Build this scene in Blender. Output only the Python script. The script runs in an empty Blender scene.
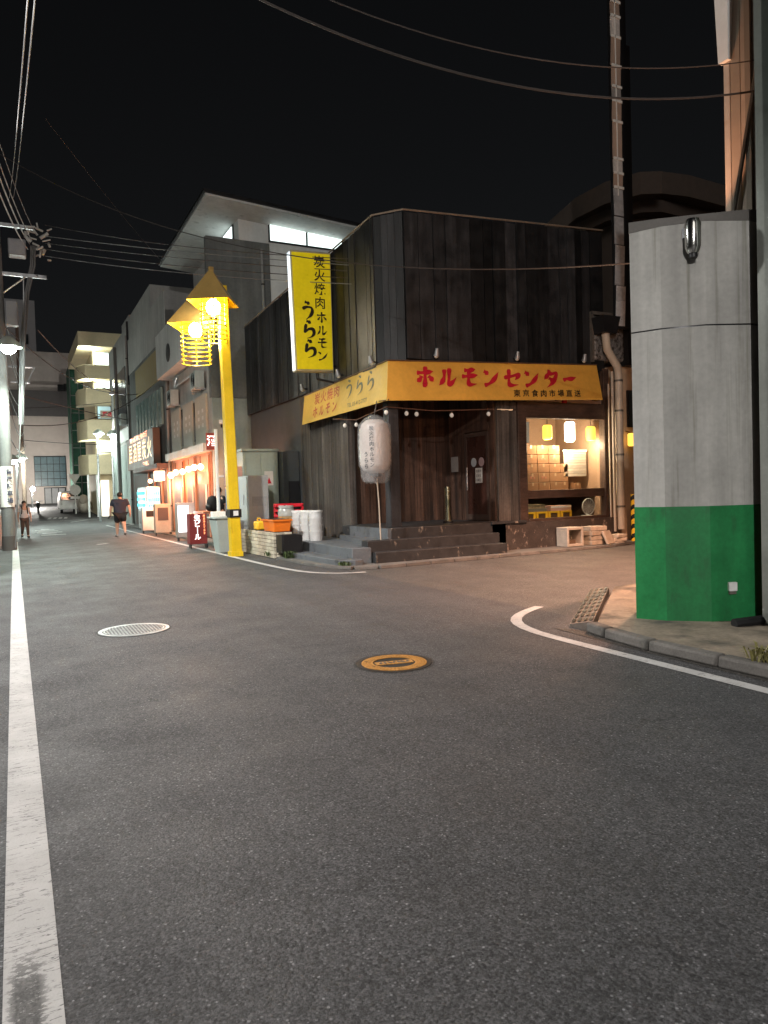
import bpy, bmesh, math, random
from mathutils import Vector, Matrix
random.seed(7)
R = math.radians
S = bpy.context.scene
COL = S.collection
V = Vector

# ------------------------------------------------------------------ camera, world, sun, exposure
cd = bpy.data.cameras.new("camera"); cam = bpy.data.objects.new("camera", cd); COL.objects.link(cam)
cd.sensor_fit = 'VERTICAL'; cd.sensor_height = 36; cd.sensor_width = 27; cd.lens = 720/1024*36
cd.clip_start = .05; cd.clip_end = 800
cam.matrix_world = Matrix.Translation((0, 0, 1.5)) @ Matrix.Rotation(R(-27.158), 4, 'Z') @ Matrix.Rotation(R(90-1.694), 4, 'X') @ Matrix.Rotation(R(-1.75), 4, 'Z')
S.camera = cam
W = bpy.data.worlds.new("World"); S.world = W; W.use_nodes = True
wn = W.node_tree.nodes; wl = W.node_tree.links
sky = wn.new('ShaderNodeTexSky'); sky.sky_type = 'NISHITA'; sky.sun_disc = False
sky.sun_elevation = R(28); sky.sun_rotation = R(215)
hs = wn.new('ShaderNodeHueSaturation'); hs.inputs['Saturation'].default_value = .22
wl.new(sky.outputs[0], hs.inputs['Color']); wl.new(hs.outputs[0], wn['Background'].inputs['Color'])
wn['Background'].inputs['Strength'].default_value = .00032
sl = bpy.data.lights.new("moonlight", 'SUN'); sl.energy = .05; sl.angle = R(25); sl.color = (1, .95, .88)
so = bpy.data.objects.new("moonlight", sl); COL.objects.link(so)
so.rotation_euler = (R(90-28), 0, R(180-215)); so.location = (0, -20, 30)
vs = S.view_settings; vs.view_transform = 'Standard'; vs.look = 'None'; vs.gamma = 1; vs.use_curve_mapping = False
vs.exposure = 2.15
S.render.engine = 'CYCLES'; S.cycles.use_denoising = True; S.cycles.max_bounces = 6
S.cycles.sample_clamp_indirect = 4; S.cycles.use_light_tree = True
S.cycles.caustics_reflective = False; S.cycles.caustics_refractive = False

# ------------------------------------------------------------------ helpers
def gz(y): return 0 if y < 45 else 1.2*((min(y, 120)-45)/33)**1.5
WL = {}
class MB:
    def __init__(s): s.v = []; s.f = []; s.t = []; s.m = []; s.tone = 0.; s.mi = 0
    def add(s, vs_, fs):
        o = len(s.v); s.v += [V(p) for p in vs_]
        for f in fs: s.f.append([o+i for i in f]); s.t.append(s.tone); s.m.append(s.mi)
        return s
    def poly(s, pts): return s.add(pts, [list(range(len(pts)))])
    def box(s, x0, x1, y0, y1, z0, z1):
        return s.add([(x0,y0,z0),(x1,y0,z0),(x1,y1,z0),(x0,y1,z0),(x0,y0,z1),(x1,y0,z1),(x1,y1,z1),(x0,y1,z1)],
              [(0,3,2,1),(4,5,6,7),(0,1,5,4),(1,2,6,5),(2,3,7,6),(3,0,4,7)])
    def rbox(s, c, sx, sy, sz, rz=0, rx=0, ry=0):
        m = Matrix.Translation(c) @ Matrix.Rotation(rz,4,'Z') @ Matrix.Rotation(ry,4,'Y') @ Matrix.Rotation(rx,4,'X')
        p = [m @ V((a*sx/2, b*sy/2, d*sz/2)) for a,b,d in ((-1,-1,-1),(1,-1,-1),(1,1,-1),(-1,1,-1),(-1,-1,1),(1,-1,1),(1,1,1),(-1,1,1))]
        return s.add(p, [(0,3,2,1),(4,5,6,7),(0,1,5,4),(1,2,6,5),(2,3,7,6),(3,0,4,7)])
    def hexa(s, b, t):      # 4 bottom, 4 top points, ccw from above
        return s.add(list(b)+list(t), [(3,2,1,0),(4,5,6,7),(0,1,5,4),(1,2,6,5),(2,3,7,6),(3,0,4,7)])
    def prism(s, pts, z0, z1):
        n = len(pts)
        z1s = z1 if hasattr(z1, '__len__') else [z1]*n
        return s.add([(p[0],p[1],z0) for p in pts]+[(p[0],p[1],z) for p,z in zip(pts,z1s)],
            [list(range(n))[::-1], list(range(n,2*n))]+[(i,(i+1)%n,n+(i+1)%n,n+i) for i in range(n)])
    def path(s, pts, r, n=8, cap=True):
        pts = [V(p) for p in pts]; rings = []; rs = r if hasattr(r,'__len__') else [r]*len(pts)
        prev = None
        for i, p in enumerate(pts):
            d = (pts[min(i+1,len(pts)-1)]-pts[max(i-1,0)]).normalized()
            if prev is None: u = d.orthogonal().normalized()
            else:
                u = prev - d*prev.dot(d); u.normalize()
            prev = u; w = d.cross(u)
            rings.append([p+(u*math.cos(2*math.pi*k/n)+w*math.sin(2*math.pi*k/n))*rs[i] for k in range(n)])
        vs_ = [q for g in rings for q in g]; fs = []
        for i in range(len(pts)-1):
            for k in range(n): fs.append((i*n+k, i*n+(k+1)%n, (i+1)*n+(k+1)%n, (i+1)*n+k))
        if cap: fs += [tuple(range(n))[::-1], tuple(range((len(pts)-1)*n, len(pts)*n))]
        return s.add(vs_, fs)
    def tube(s, a, b, r, r1=None, n=10): return s.path([a,b], [r, r if r1 is None else r1], n)
    def lathe(s, c, prof, n=20, ax='z'):
        vs_ = []; fs = []
        for r, h in prof:
            for k in range(n):
                a = 2*math.pi*k/n; x, y = r*math.cos(a), r*math.sin(a)
                q = (x,y,h) if ax=='z' else ((h,x,y) if ax=='x' else (y,h,x))
                vs_.append((c[0]+q[0], c[1]+q[1], c[2]+q[2]))
        for i in range(len(prof)-1):
            for k in range(n): fs.append((i*n+k, i*n+(k+1)%n, (i+1)*n+(k+1)%n, (i+1)*n+k))
        fs += [tuple(range(n))[::-1], tuple(range((len(prof)-1)*n, len(prof)*n))]
        return s.add(vs_, fs)
    def ball(s, c, r, sx=1, sy=1, sz=1, n=12, k=8):
        pr = [(max(1e-4, r*math.sin(math.pi*i/k)), -r*math.cos(math.pi*i/k)) for i in range(k+1)]
        o = len(s.v); s.lathe((0,0,0), pr, n)
        for i in range(o, len(s.v)):
            p = s.v[i]; s.v[i] = V((c[0]+p.x*sx, c[1]+p.y*sy, c[2]+p.z*sz))
        return s
    def build(s, name, mat, parent=None, bevel=0, smooth=True, loc=None, ang=35):
        me = bpy.data.meshes.new(name)
        if parent is not None: off = WL[parent.name]
        else: off = V(loc) if loc else V((0,0,0))
        me.from_pydata([v-off for v in s.v], [], s.f)
        for m in (mat if isinstance(mat,(list,tuple)) else [mat]): me.materials.append(m)
        me.polygons.foreach_set('material_index', s.m)
        at = me.attributes.new('tone', 'FLOAT', 'FACE'); at.data.foreach_set('value', s.t)
        me.update()
        if smooth:
            me.polygons.foreach_set('use_smooth', [True]*len(s.f)); me.set_sharp_from_angle(angle=R(ang))
        o = bpy.data.objects.new(name, me); COL.objects.link(o)
        if parent is not None: o.parent = parent; WL[o.name] = off
        else: o.location = off; WL[o.name] = off
        if bevel:
            b = o.modifiers.new('bevel','BEVEL'); b.width = bevel; b.segments = 2; b.limit_method = 'ANGLE'
        return o
def tag(o, label, cat, group=None):
    o['label'] = label; o['category'] = cat
    if group: o['group'] = group
    return o
def thing(name, label, cat, loc, group=None):
    o = bpy.data.objects.new(name, None); COL.objects.link(o); o.location = loc; WL[o.name] = V(loc); o.empty_display_size = .2
    return tag(o, label, cat, group)
def struct(o): o['kind'] = 'structure'; return o
def dup(root, loc, label=None, rz=None):
    r = root.copy(); COL.objects.link(r); r.location = loc; WL[r.name] = V(loc)
    if label: r['label'] = label
    if rz is not None: r.rotation_euler = (0,0,rz)
    for ch in list(root.children):
        c = ch.copy(); COL.objects.link(c); c.parent = r; WL[c.name] = V(loc)
        for g in list(ch.children):
            d = g.copy(); COL.objects.link(d); d.parent = c
    return r
def lamp(name, loc, power, color, r=.06, parent=None, spot=None, rot=None):
    l = bpy.data.lights.new(name, 'SPOT' if spot else 'POINT'); l.energy = power; l.color = color; l.shadow_soft_size = r
    if spot: l.spot_size = R(spot); l.spot_blend = .6
    o = bpy.data.objects.new(name, l); COL.objects.link(o)
    if parent is not None: o.parent = parent; o.location = V(loc)-WL[parent.name]
    else: o.location = loc
    if rot: o.rotation_euler = rot
    return o

# ------------------------------------------------------------------ materials
def M(name, col, rough=.6, metal=0., noise=None, streak=None, bump=None, tone=0., spec=.4, emit=None, stain=None, trans=0, alpha=1, coat=0, rvar=.12):
    m = bpy.data.materials.new(name); m.use_nodes = True
    nt = m.node_tree; n = nt.nodes; l = nt.links; b = n['Principled BSDF']
    b.inputs['Roughness'].default_value = rough; b.inputs['Metallic'].default_value = metal
    b.inputs['Specular IOR Level'].default_value = spec; b.inputs['Transmission Weight'].default_value = trans
    b.inputs['Alpha'].default_value = alpha; b.inputs['Coat Weight'].default_value = coat
    tc = n.new('ShaderNodeTexCoord').outputs['Object']
    def noi(scale, det=4, vec=None, rgh=.55):
        q = n.new('ShaderNodeTexNoise'); q.inputs['Scale'].default_value = scale; q.inputs['Detail'].default_value = det; q.inputs['Roughness'].default_value = rgh
        src = tc
        if vec:
            mp = n.new('ShaderNodeMapping'); mp.inputs['Scale'].default_value = vec; l.new(tc, mp.inputs['Vector']); src = mp.outputs[0]
        l.new(src, q.inputs['Vector']); return q.outputs['Fac']
    def rng(s, a, bb, lo=.25, hi=.75):
        q = n.new('ShaderNodeMapRange'); q.inputs['From Min'].default_value = lo; q.inputs['From Max'].default_value = hi
        q.inputs['To Min'].default_value = a; q.inputs['To Max'].default_value = bb; l.new(s, q.inputs['Value']); return q.outputs[0]
    def mul(a, bb):
        q = n.new('ShaderNodeMath'); q.operation = 'MULTIPLY'; l.new(a, q.inputs[0]); l.new(bb, q.inputs[1]); return q.outputs[0]
    fac = None; facs = []
    if noise is None: noise = (3, .12)
    n1 = noi(noise[0]); facs.append(rng(n1, 1-noise[1], 1+noise[1]))
    n2 = noi(noise[0]*9, 3); facs.append(rng(n2, 1-noise[1]*.6, 1+noise[1]*.6))
    if streak: facs.append(rng(noi(1, 4, streak[0]), 1-streak[1], 1+streak[1]))
    if tone:
        a = n.new('ShaderNodeAttribute'); a.attribute_name = 'tone'; facs.append(rng(a.outputs['Fac'], 1-tone, 1+tone, -1, 1))
    f = facs[0]
    for g in facs[1:]: f = mul(f, g)
    rgb = n.new('ShaderNodeRGB'); rgb.outputs[0].default_value = (*col, 1); c = rgb.outputs[0]
    if stain:                    # (colour, mapping scale, lo, hi)
        mx = n.new('ShaderNodeMix'); mx.data_type = 'RGBA'; l.new(rng(noi(1, 5, stain[1], .6), 0, 1, stain[2], stain[3]), mx.inputs['Factor'])
        l.new(c, mx.inputs[6]); mx.inputs[7].default_value = (*stain[0], 1); c = mx.outputs[2]
    sc = n.new('ShaderNodeVectorMath'); sc.operation = 'SCALE'; l.new(c, sc.inputs[0]); l.new(f, sc.inputs['Scale'])
    l.new(sc.outputs[0], b.inputs['Base Color'])
    l.new(rng(n1, max(0, rough-rvar), min(1, rough+rvar)), b.inputs['Roughness'])
    if bump:
        bp = n.new('ShaderNodeBump'); bp.inputs['Strength'].default_value = bump[1]; bp.inputs['Distance'].default_value = bump[2] if len(bump) > 2 else .01
        l.new(noi(bump[0], 4, bump[3] if len(bump) > 3 else None), bp.inputs['Height']); l.new(bp.outputs[0], b.inputs['Normal'])
    if emit:
        b.inputs['Emission Color'].default_value = (*emit[0], 1); b.inputs['Emission Strength'].default_value = emit[1]
    return m
def glass_mat(name, tint=(.9,.95,.95), rough=.02):
    m = bpy.data.materials.new(name); m.use_nodes = True; nt = m.node_tree; n = nt.nodes; l = nt.links
    n.remove(n['Principled BSDF']); t = n.new('ShaderNodeBsdfTransparent'); t.inputs[0].default_value = (*tint,1)
    g = n.new('ShaderNodeBsdfGlossy'); g.inputs['Roughness'].default_value = rough
    fr = n.new('ShaderNodeFresnel'); fr.inputs[0].default_value = 1.5
    ge = n.new('ShaderNodeNewGeometry'); mt = n.new('ShaderNodeMath'); mt.operation = 'SUBTRACT'; mt.inputs[0].default_value = 1; l.new(ge.outputs['Backfacing'], mt.inputs[1])
    m2 = n.new('ShaderNodeMath'); m2.operation = 'MULTIPLY'; l.new(fr.outputs[0], m2.inputs[0]); l.new(mt.outputs[0], m2.inputs[1])
    mx = n.new('ShaderNodeMixShader'); l.new(m2.outputs[0], mx.inputs[0]); l.new(t.outputs[0], mx.inputs[1]); l.new(g.outputs[0], mx.inputs[2])
    l.new(mx.outputs[0], n['Material Output'].inputs[0]); return m
def asphalt(name, base, paint=None):
    m = bpy.data.materials.new(name); m.use_nodes = True; nt = m.node_tree; n = nt.nodes; l = nt.links; b = n['Principled BSDF']
    geo = n.new('ShaderNodeTexCoord').outputs['Object']
    def noi(scale, det=5, vec=None, rg=.6):
        q = n.new('ShaderNodeTexNoise'); q.inputs['Scale'].default_value = scale; q.inputs['Detail'].default_value = det; q.inputs['Roughness'].default_value = rg; s = geo
        if vec: mp = n.new('ShaderNodeMapping'); mp.inputs['Scale'].default_value = vec; l.new(geo, mp.inputs[0]); s = mp.outputs[0]
        l.new(s, q.inputs['Vector']); return q.outputs['Fac']
    def rng(s, a, bb, lo, hi):
        q = n.new('ShaderNodeMapRange'); q.inputs['From Min'].default_value = lo; q.inputs['From Max'].default_value = hi; q.inputs['To Min'].default_value = a; q.inputs['To Max'].default_value = bb; l.new(s, q.inputs['Value']); return q.outputs[0]
    def ma(op, a, bb):
        q = n.new('ShaderNodeMath'); q.operation = op
        for i, z in ((0,a),(1,bb)):
            if isinstance(z, (int,float)): q.inputs[i].default_value = z
            else: l.new(z, q.inputs[i])
        return q.outputs[0]
    def mix(f, a, bb):
        mx = n.new('ShaderNodeMix'); mx.data_type = 'RGBA'; l.new(f, mx.inputs['Factor'])
        for i, z in ((6,a),(7,bb)):
            if isinstance(z, tuple): mx.inputs[i].default_value = (*z, 1)
            else: l.new(z, mx.inputs[i])
        return mx.outputs[2]
    big = rng(noi(.35, 4), .9, 1.1, .3, .7); mid = ma('MULTIPLY', rng(noi(2.3, 5), .9, 1.1, .3, .7), rng(noi(22, 4), .82, 1.18, .3, .7)); fine = rng(noi(85, 4, None, .7), .25, 1.75, .32, .68)
    tyre = rng(noi(1, 4, (1.6,.06,1)), .88, 1.12, .35, .65)
    f = ma('MULTIPLY', ma('MULTIPLY', big, mid), ma('MULTIPLY', fine, tyre))
    v = n.new('ShaderNodeTexVoronoi'); v.inputs['Scale'].default_value = 82; l.new(geo, v.inputs['Vector'])
    sep = n.new('ShaderNodeSeparateColor'); l.new(v.outputs['Color'], sep.inputs[0])
    st = ma('MULTIPLY', ma('LESS_THAN', v.outputs['Distance'], .4), ma('GREATER_THAN', sep.outputs[0], .9))
    f2 = ma('MULTIPLY', ma('MULTIPLY', f, rng(sep.outputs[1], .55, 1.45, 0, 1)), ma('ADD', 1., ma('MULTIPLY', st, 1.5)))
    # hairline cracks
    vc = n.new('ShaderNodeTexVoronoi'); vc.feature = 'DISTANCE_TO_EDGE'; vc.inputs['Scale'].default_value = .55
    ad = n.new('ShaderNodeVectorMath'); ad.operation = 'ADD'; nz = n.new('ShaderNodeTexNoise'); nz.inputs['Scale'].default_value = 2.5; nz.inputs['Detail'].default_value = 5
    l.new(geo, nz.inputs['Vector']); sc2 = n.new('ShaderNodeVectorMath'); sc2.operation = 'SCALE'; sc2.inputs['Scale'].default_value = .9
    l.new(nz.outputs['Color'], sc2.inputs[0]); l.new(geo, ad.inputs[0]); l.new(sc2.outputs[0], ad.inputs[1]); l.new(ad.outputs[0], vc.inputs['Vector'])
    ck = ma('MULTIPLY', rng(vc.outputs['Distance'], 1, 0, .001, .006), rng(noi(.5, 2), 0, 1, .5, .6))
    f3 = ma('MULTIPLY', f2, ma('SUBTRACT', 1, ma('MULTIPLY', ck, .45)))
    sc = n.new('ShaderNodeVectorMath'); sc.operation = 'SCALE'; sc.inputs[0].default_value = base; l.new(f3, sc.inputs['Scale'])
    colr = sc.outputs[0]
    if paint:
        cn = ma('ABSOLUTE', ma('SINE', ma('MULTIPLY', noi(1, 4, (5,26,1), .6), 16.), 0), 0)
        crk = ma('MULTIPLY', rng(cn, 1, 0, .08, .3), rng(noi(3.5, 3), 0, 1, .36, .55)); wear = rng(noi(38, 5, None, .75), 0, 1, .63, .69)
        w = ma('MAXIMUM', ma('MULTIPLY', crk, .8), wear)
        if paint == 'worn':
            sx = n.new('ShaderNodeSeparateXYZ'); l.new(geo, sx.inputs[0])
            ins = ma('MULTIPLY', rng(sx.outputs[1], 1, 0, 2.45, 2.85), rng(ma('ABSOLUTE', ma('ADD', sx.outputs[0], .025), 0), 1, 0, .03, .08))
            w2 = rng(ma('ADD', ins, ma('MULTIPLY', ma('SUBTRACT', noi(1, 5, (22,48,20), .8), .5), 3.2)), 0, 1, .52, .7)
            w = ma('MAXIMUM', w, ma('MULTIPLY', ma('MULTIPLY', w2, ins), .93))
        dirt = rng(noi(4, 5), .8, 1.05, .3, .7); wc = n.new('ShaderNodeVectorMath'); wc.operation = 'SCALE'; wc.inputs[0].default_value = (.46,.45,.44); l.new(dirt, wc.inputs['Scale'])
        colr = mix(w, wc.outputs[0], colr)
    l.new(colr, b.inputs['Base Color']); l.new(rng(noi(1.2, 4), .62, .85, .3, .7), b.inputs['Roughness']); b.inputs['Specular IOR Level'].default_value = .35
    bp = n.new('ShaderNodeBump'); bp.inputs['Strength'].default_value = .35 if paint else .8; bp.inputs['Distance'].default_value = .006
    l.new(ma('ADD', noi(95, 3), ma('MULTIPLY', v.outputs['Distance'], -.4)), bp.inputs['Height']); l.new(bp.outputs[0], b.inputs['Normal'])
    return m
asph = asphalt('asphalt', (.0555,.055,.057)); asph2 = asphalt('asphalt_side', (.074,.07,.066)); asph3 = asphalt('asphalt_patch', (.05,.05,.05))
line_w = asphalt('road_paint_worn', (.058,.056,.054), 'worn'); line_p = asphalt('road_paint', (.058,.056,.054), 'plain')
pave = M('pavement_concrete', (.13,.125,.115), .85, noise=(4,.3), bump=(60,.5,.004))
kerb_m = M('kerb_concrete', (.13,.12,.11), .85, noise=(6,.3), tone=.2, bump=(50,.5,.005), stain=((.05,.05,.045),(3,3,3),.5,.7))
char = M('charred_boards', (.019,.0195,.021), .5, noise=(3,.4), tone=.85, streak=((9,9,.9),.5), bump=(1,.4,.01,(40,40,3)), spec=.45, stain=((.035,.037,.04),(7,7,.5),.56,.78))
brown = M('brown_boards', (.085,.045,.03), .6, noise=(2,.3), tone=.4, streak=((16,16,.6),.55), bump=(1,.7,.01,(40,40,2)), stain=((.03,.02,.016),(6,6,.4),.5,.7))
greyw = M('weathered_boards', (.08,.069,.06), .75, noise=(2,.3), tone=.35, streak=((20,20,.5),.6), bump=(1,.8,.01,(45,45,2)), stain=((.045,.038,.033),(8,8,.4),.5,.68))
beamw = M('dark_beam', (.06,.036,.026), .55, noise=(3,.3), streak=((3,18,18),.4), bump=(30,.3,.004))
postb = M('dark_post', (.035,.034,.036), .5, noise=(3,.3), streak=((14,14,1),.4))
black = M('black_paint', (.012,.012,.013), .45); dark = M('dark_metal', (.03,.03,.032), .4, .5)
step_m = M('black_painted_concrete', (.024,.024,.025), .6, noise=(5,.35), bump=(25,.5,.006), stain=((.26,.22,.18),(6,6,4),.62,.72), spec=.5)
conc = M('concrete', (.42,.41,.39), .85, noise=(1.2,.14), streak=((3,3,.35),.14), bump=(40,.25,.003), tone=.1)
concd = M('concrete_dark', (.15,.155,.15), .85, noise=(1.2,.2), streak=((4,4,.3),.25), bump=(40,.25,.003), tone=.1)
concl = M('concrete_light', (.62,.62,.6), .8, noise=(1,.1), streak=((3,3,.3),.12), tone=.08, stain=((.22,.22,.21),(3,3,.25),.58,.8))
plaster = M('white_plaster', (.72,.72,.7), .8, noise=(1,.08), streak=((4,4,.4),.07))
colgrey = M('column_render', (.42,.41,.385), .8, noise=(2.2,.14), streak=((5,5,.25),.2), bump=(60,.15,.002), stain=((.15,.145,.1),(6,6,.2),.54,.72))
colgreen = M('column_green_paint', (.016,.19,.057), .55, noise=(2.5,.2), streak=((5,5,.4),.18), bump=(50,.3,.003), stain=((.03,.07,.035),(4,4,1.2),.56,.75), spec=.35)
steel = M('galvanised_steel', (.5,.51,.52), .35, .8, noise=(8,.15)); chrome = M('polished_steel', (.72,.72,.68), .16, 1., noise=(6,.06), bump=(7,.25,.01), rvar=.05)
white = M('white_paint', (.75,.75,.73), .5); cream = M('cream_paint', (.6,.5,.33), .7, noise=(1,.1)); beige = M('beige_panel', (.42,.37,.29), .7, noise=(1.5,.1))
yel = M('lamp_yellow_paint', (.72,.49,.015), .38, noise=(4,.1), streak=((8,8,.6),.08), bump=(30,.1,.002), stain=((.45,.26,.02),(12,12,1.2),.62,.75))
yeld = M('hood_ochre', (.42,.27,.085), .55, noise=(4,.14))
green_m = M('teal_grey_wall', (.27,.32,.3), .7, noise=(1.2,.12), streak=((5,5,.4),.1))
gwhite = M('pale_grey_sheet', (.4,.44,.42), .55, noise=(1.5,.1), streak=((6,6,.4),.1))
brick = M('pale_brick', (.5,.45,.35), .8, noise=(5,.15), tone=.2, bump=(50,.3,.003), stain=((.12,.1,.08),(5,5,2),.6,.8)); mortar = M('mortar', (.07,.065,.06), .9)
orange = M('orange_plastic', (.85,.2,.02), .4, noise=(5,.08)); red = M('red_plastic', (.6,.015,.03), .35); yplast = M('yellow_plastic', (.85,.5,.03), .4)
plastic = M('clear_wrapped_white', (.62,.62,.62), .25, noise=(9,.25), bump=(24,.9,.02), coat=.6)
card = M('cardboard', (.2,.095,.042), .8, noise=(4,.12), tone=.12); cardtape = M('box_print', (.3,.1,.06), .8); paper = M('paper', (.75,.73,.68), .8)
awn_o = M('awning_orange', (.74,.38,.06), .5, noise=(1.4,.1), streak=((1.2,1,.8),.1), bump=(1.6,.35,.05))
awn_y = M('awning_yellow', (.58,.38,.07), .5, noise=(1.4,.1), streak=((1,1.2,.8),.12), bump=(1.6,.35,.05))
ink_r = M('ink_red', (.55,.012,.03), .5); ink_k = M('ink_black', (.014,.012,.01), .5); ink_br = M('ink_faded_red', (.42,.1,.05), .6); ink_gr = M('ink_faded_green', (.13,.14,.09), .6)
sign_y = M('sign_face_yellow', (.75,.62,.012), .35, noise=(1.5,.1), streak=((3,3,.4),.08), emit=((.9,.68,.01), .045))
white_glow = M('lit_sign_side', (.8,.8,.8), .4, emit=((.75,.9,1), .22))
lantern_p = M('lantern_paper', (.62,.55,.5), .45, noise=(3,.12), bump=(14,.6,.012,(3,3,.6)), coat=.5)
leafm = M('weed_leaf', (.06,.09,.03), .6, tone=.4); wire_m = M('cable_rubber', (.06,.05,.045), .5); wire_l = M('cable_grey', (.17,.17,.17), .5)
skin = M('skin', (.5,.3,.22), .55); navy = M('navy_cloth', (.025,.028,.045), .85); blackc = M('black_cloth', (.012,.012,.014), .85); shirt_w = M('white_shirt', (.55,.53,.53), .85); brownc = M('brown_trousers', (.08,.055,.045), .85); hairm = M('hair', (.02,.013,.01), .6)
glass = glass_mat('window_glass'); darkglass = M('dark_glass', (.03,.04,.045), .08, spec=.7); tealglass = M('teal_glass', (.1,.16,.18), .4, spec=.6, noise=(.4,.3))
rustm = M('old_iron', (.16,.14,.12), .6, .5, noise=(8,.3)); ochre = M('manhole_ochre', (.43,.21,.05), .55, noise=(9,.25), stain=((.1,.07,.03),(22,22,22),.56,.68)); castg = M('manhole_silver', (.5,.52,.52), .42, .5, noise=(8,.25))
rough_duct = M('pitted_duct', (.26,.25,.24), .5, .5, noise=(14,.5), bump=(26,1,.03), stain=((.08,.07,.06),(12,12,12),.5,.6))
pipe_m = M('beige_pipe', (.5,.42,.33), .45, noise=(3,.1)); duct_beige = M('beige_wall', (.5,.36,.24), .7, noise=(2,.12))
netm = M('green_net', (.025,.085,.055), .8, noise=(.8,.4)); far_wall = M('far_wall', (.5,.44,.41), .8, noise=(.4,.1), streak=((1,1,.1),.1)); far_dark = M('far_roof', (.12,.11,.11), .8)
def glow(name, col, st, base=None): return M(name, base or col, .4, emit=(col, st), noise=(3,.03))
bulb_w = glow('bulb_cool', (.85,1,.92), 60); bulb_y = glow('bulb_yellow_lamp', (1,.96,.85), 8); bulb_r = glow('bulb_warm', (1,.5,.26), 5); bulb_faint_glow = M('bulb_faint_glow', (.75,.72,.66), .25, emit=((1,.9,.75),.03))  # string bulbs are unlit; a faint glow is put into their material
lan_a = glow('lantern_amber', (1,.55,.08), .45); lan_w = glow('lantern_bright', (1,.8,.62), 1.6); win_lit = glow('window_lit', (.85,1,.97), .42); win_dim = glow('window_dim', (.6,.85,.9), .12)
sign_lit = glow('sign_letters_lit', (1,.6,.3), .6); sign_r = glow('sign_letters_red', (1,.3,.12), .7); vend_lit = glow('vending_lit', (.5,.95,1), .28); white_lit = glow('panel_lit', (.9,.93,1), .4); letter_w = glow('letters_white', (1,.85,.8), .7)

# ------------------------------------------------------------------ lettering
FONT_OFF = {}
def text_into(mb, txt, o, u, w, size, bold=.0, cx=True, squash=1.0):
    """flat characters laid out from point o along u (right) and w (up) with a little thickness"""
    cu = bpy.data.curves.new('lettering', 'FONT'); cu.body = txt; cu.size = 1; cu.align_x = 'CENTER' if cx else 'LEFT'; cu.align_y = 'CENTER'; cu.offset = bold; cu.resolution_u = 3
    ob = bpy.data.objects.new('lettering', cu); COL.objects.link(ob); dg = bpy.context.evaluated_depsgraph_get(); dg.update()
    me = bpy.data.meshes.new_from_object(ob.evaluated_get(dg))
    o = V(o); u = V(u).normalized(); w = V(w).normalized(); nn = u.cross(w)
    vs_ = [o + u*(v.co.x*size*squash) + w*(v.co.y*size) for v in me.vertices]
    mb.add(vs_, [tuple(p.vertices) for p in me.polygons])
    bpy.data.objects.remove(ob); bpy.data.curves.remove(cu); bpy.data.meshes.remove(me)
BR = {
 'ホ': [[(.05,.66),(.5,.68),(.95,.74)],[(.5,.98),(.5,.5),(.49,.06),(.36,.16)],[(.3,.5),(.22,.34),(.06,.2)],[(.68,.5),(.8,.4),(.95,.22)]],
 'ル': [[(.3,.86),(.3,.5),(.2,.25),(.02,.05)],[(.58,.92),(.57,.5),(.56,.12),(.75,.2),(.99,.46)]],
 'モ': [[(.18,.84),(.5,.85),(.84,.9)],[(.04,.52),(.5,.54),(.97,.6)],[(.46,.86),(.43,.5),(.42,.22),(.52,.1),(.9,.14)]],
 'ン': [[(.08,.82),(.2,.76),(.34,.62)],[(.1,.08),(.4,.18),(.7,.42),(.95,.78)]],
 'セ': [[(.03,.5),(.5,.58),(.93,.68),(.85,.52),(.7,.38)],[(.34,.95),(.33,.5),(.33,.2),(.45,.1),(.92,.13)]],
 'タ': [[(.42,.97),(.3,.7),(.06,.44)],[(.38,.76),(.6,.76),(.88,.8),(.72,.42),(.5,.2),(.2,.0)],[(.36,.52),(.5,.44),(.64,.32)]],
 'ー': [[(.06,.42),(.3,.5),(.6,.5),(.95,.6)]],
 'う': [[(.32,.98),(.5,.94),(.64,.86)],[(.16,.58),(.45,.7),(.74,.66),(.78,.42),(.62,.18),(.36,-.02)]],
 'ら': [[(.36,1.0),(.5,.96),(.66,.88)],[(.34,.82),(.27,.55),(.24,.36),(.5,.54),(.76,.54),(.82,.32),(.66,.12),(.34,.0)]],
}
def brush_into(mb, ch, o, u, w, sw, sh, thick=.13):
    o = V(o); u = V(u).normalized(); w = V(w).normalized(); nn = u.cross(w); lift = .0005
    for st in BR[ch]:
        P = [V((p[0]*sw, p[1]*sh, 0)) for p in st]; pts = []
        for i in range(len(P)-1):
            a = P[max(i-1,0)]; b = P[i]; c = P[i+1]; d = P[min(i+2,len(P)-1)]
            for k in range(8):
                t = k/8; pts.append(.5*((2*b)+(c-a)*t+(2*a-5*b+4*c-d)*t*t+(-a+3*b-3*c+d)*t**3))
        pts.append(P[-1]); n = len(pts); L = []
        for i, p in enumerate(pts):
            d = (pts[min(i+1,n-1)]-pts[max(i-1,0)]).normalized(); s_ = V((-d.y, d.x, 0)); t = i/(n-1)
            wd = thick*sh*(.5*(.62+.5*math.cos(t*5.0)**2)) * (1 if t < .78 else max(.12, 1-(t-.78)/.24)) * min(1, .55+t*6)
            L.append((p+s_*wd, p-s_*wd))
        vs_ = []; fs = []
        for i, (a, b) in enumerate(L):
            z = lift+i*.00012; vs_ += [o+u*a.x+w*a.y+nn*z, o+u*b.x+w*b.y+nn*z]
            if i: fs.append((2*i-2, 2*i-1, 2*i+1, 2*i))
        mb.add(vs_, fs); lift += .004

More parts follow.
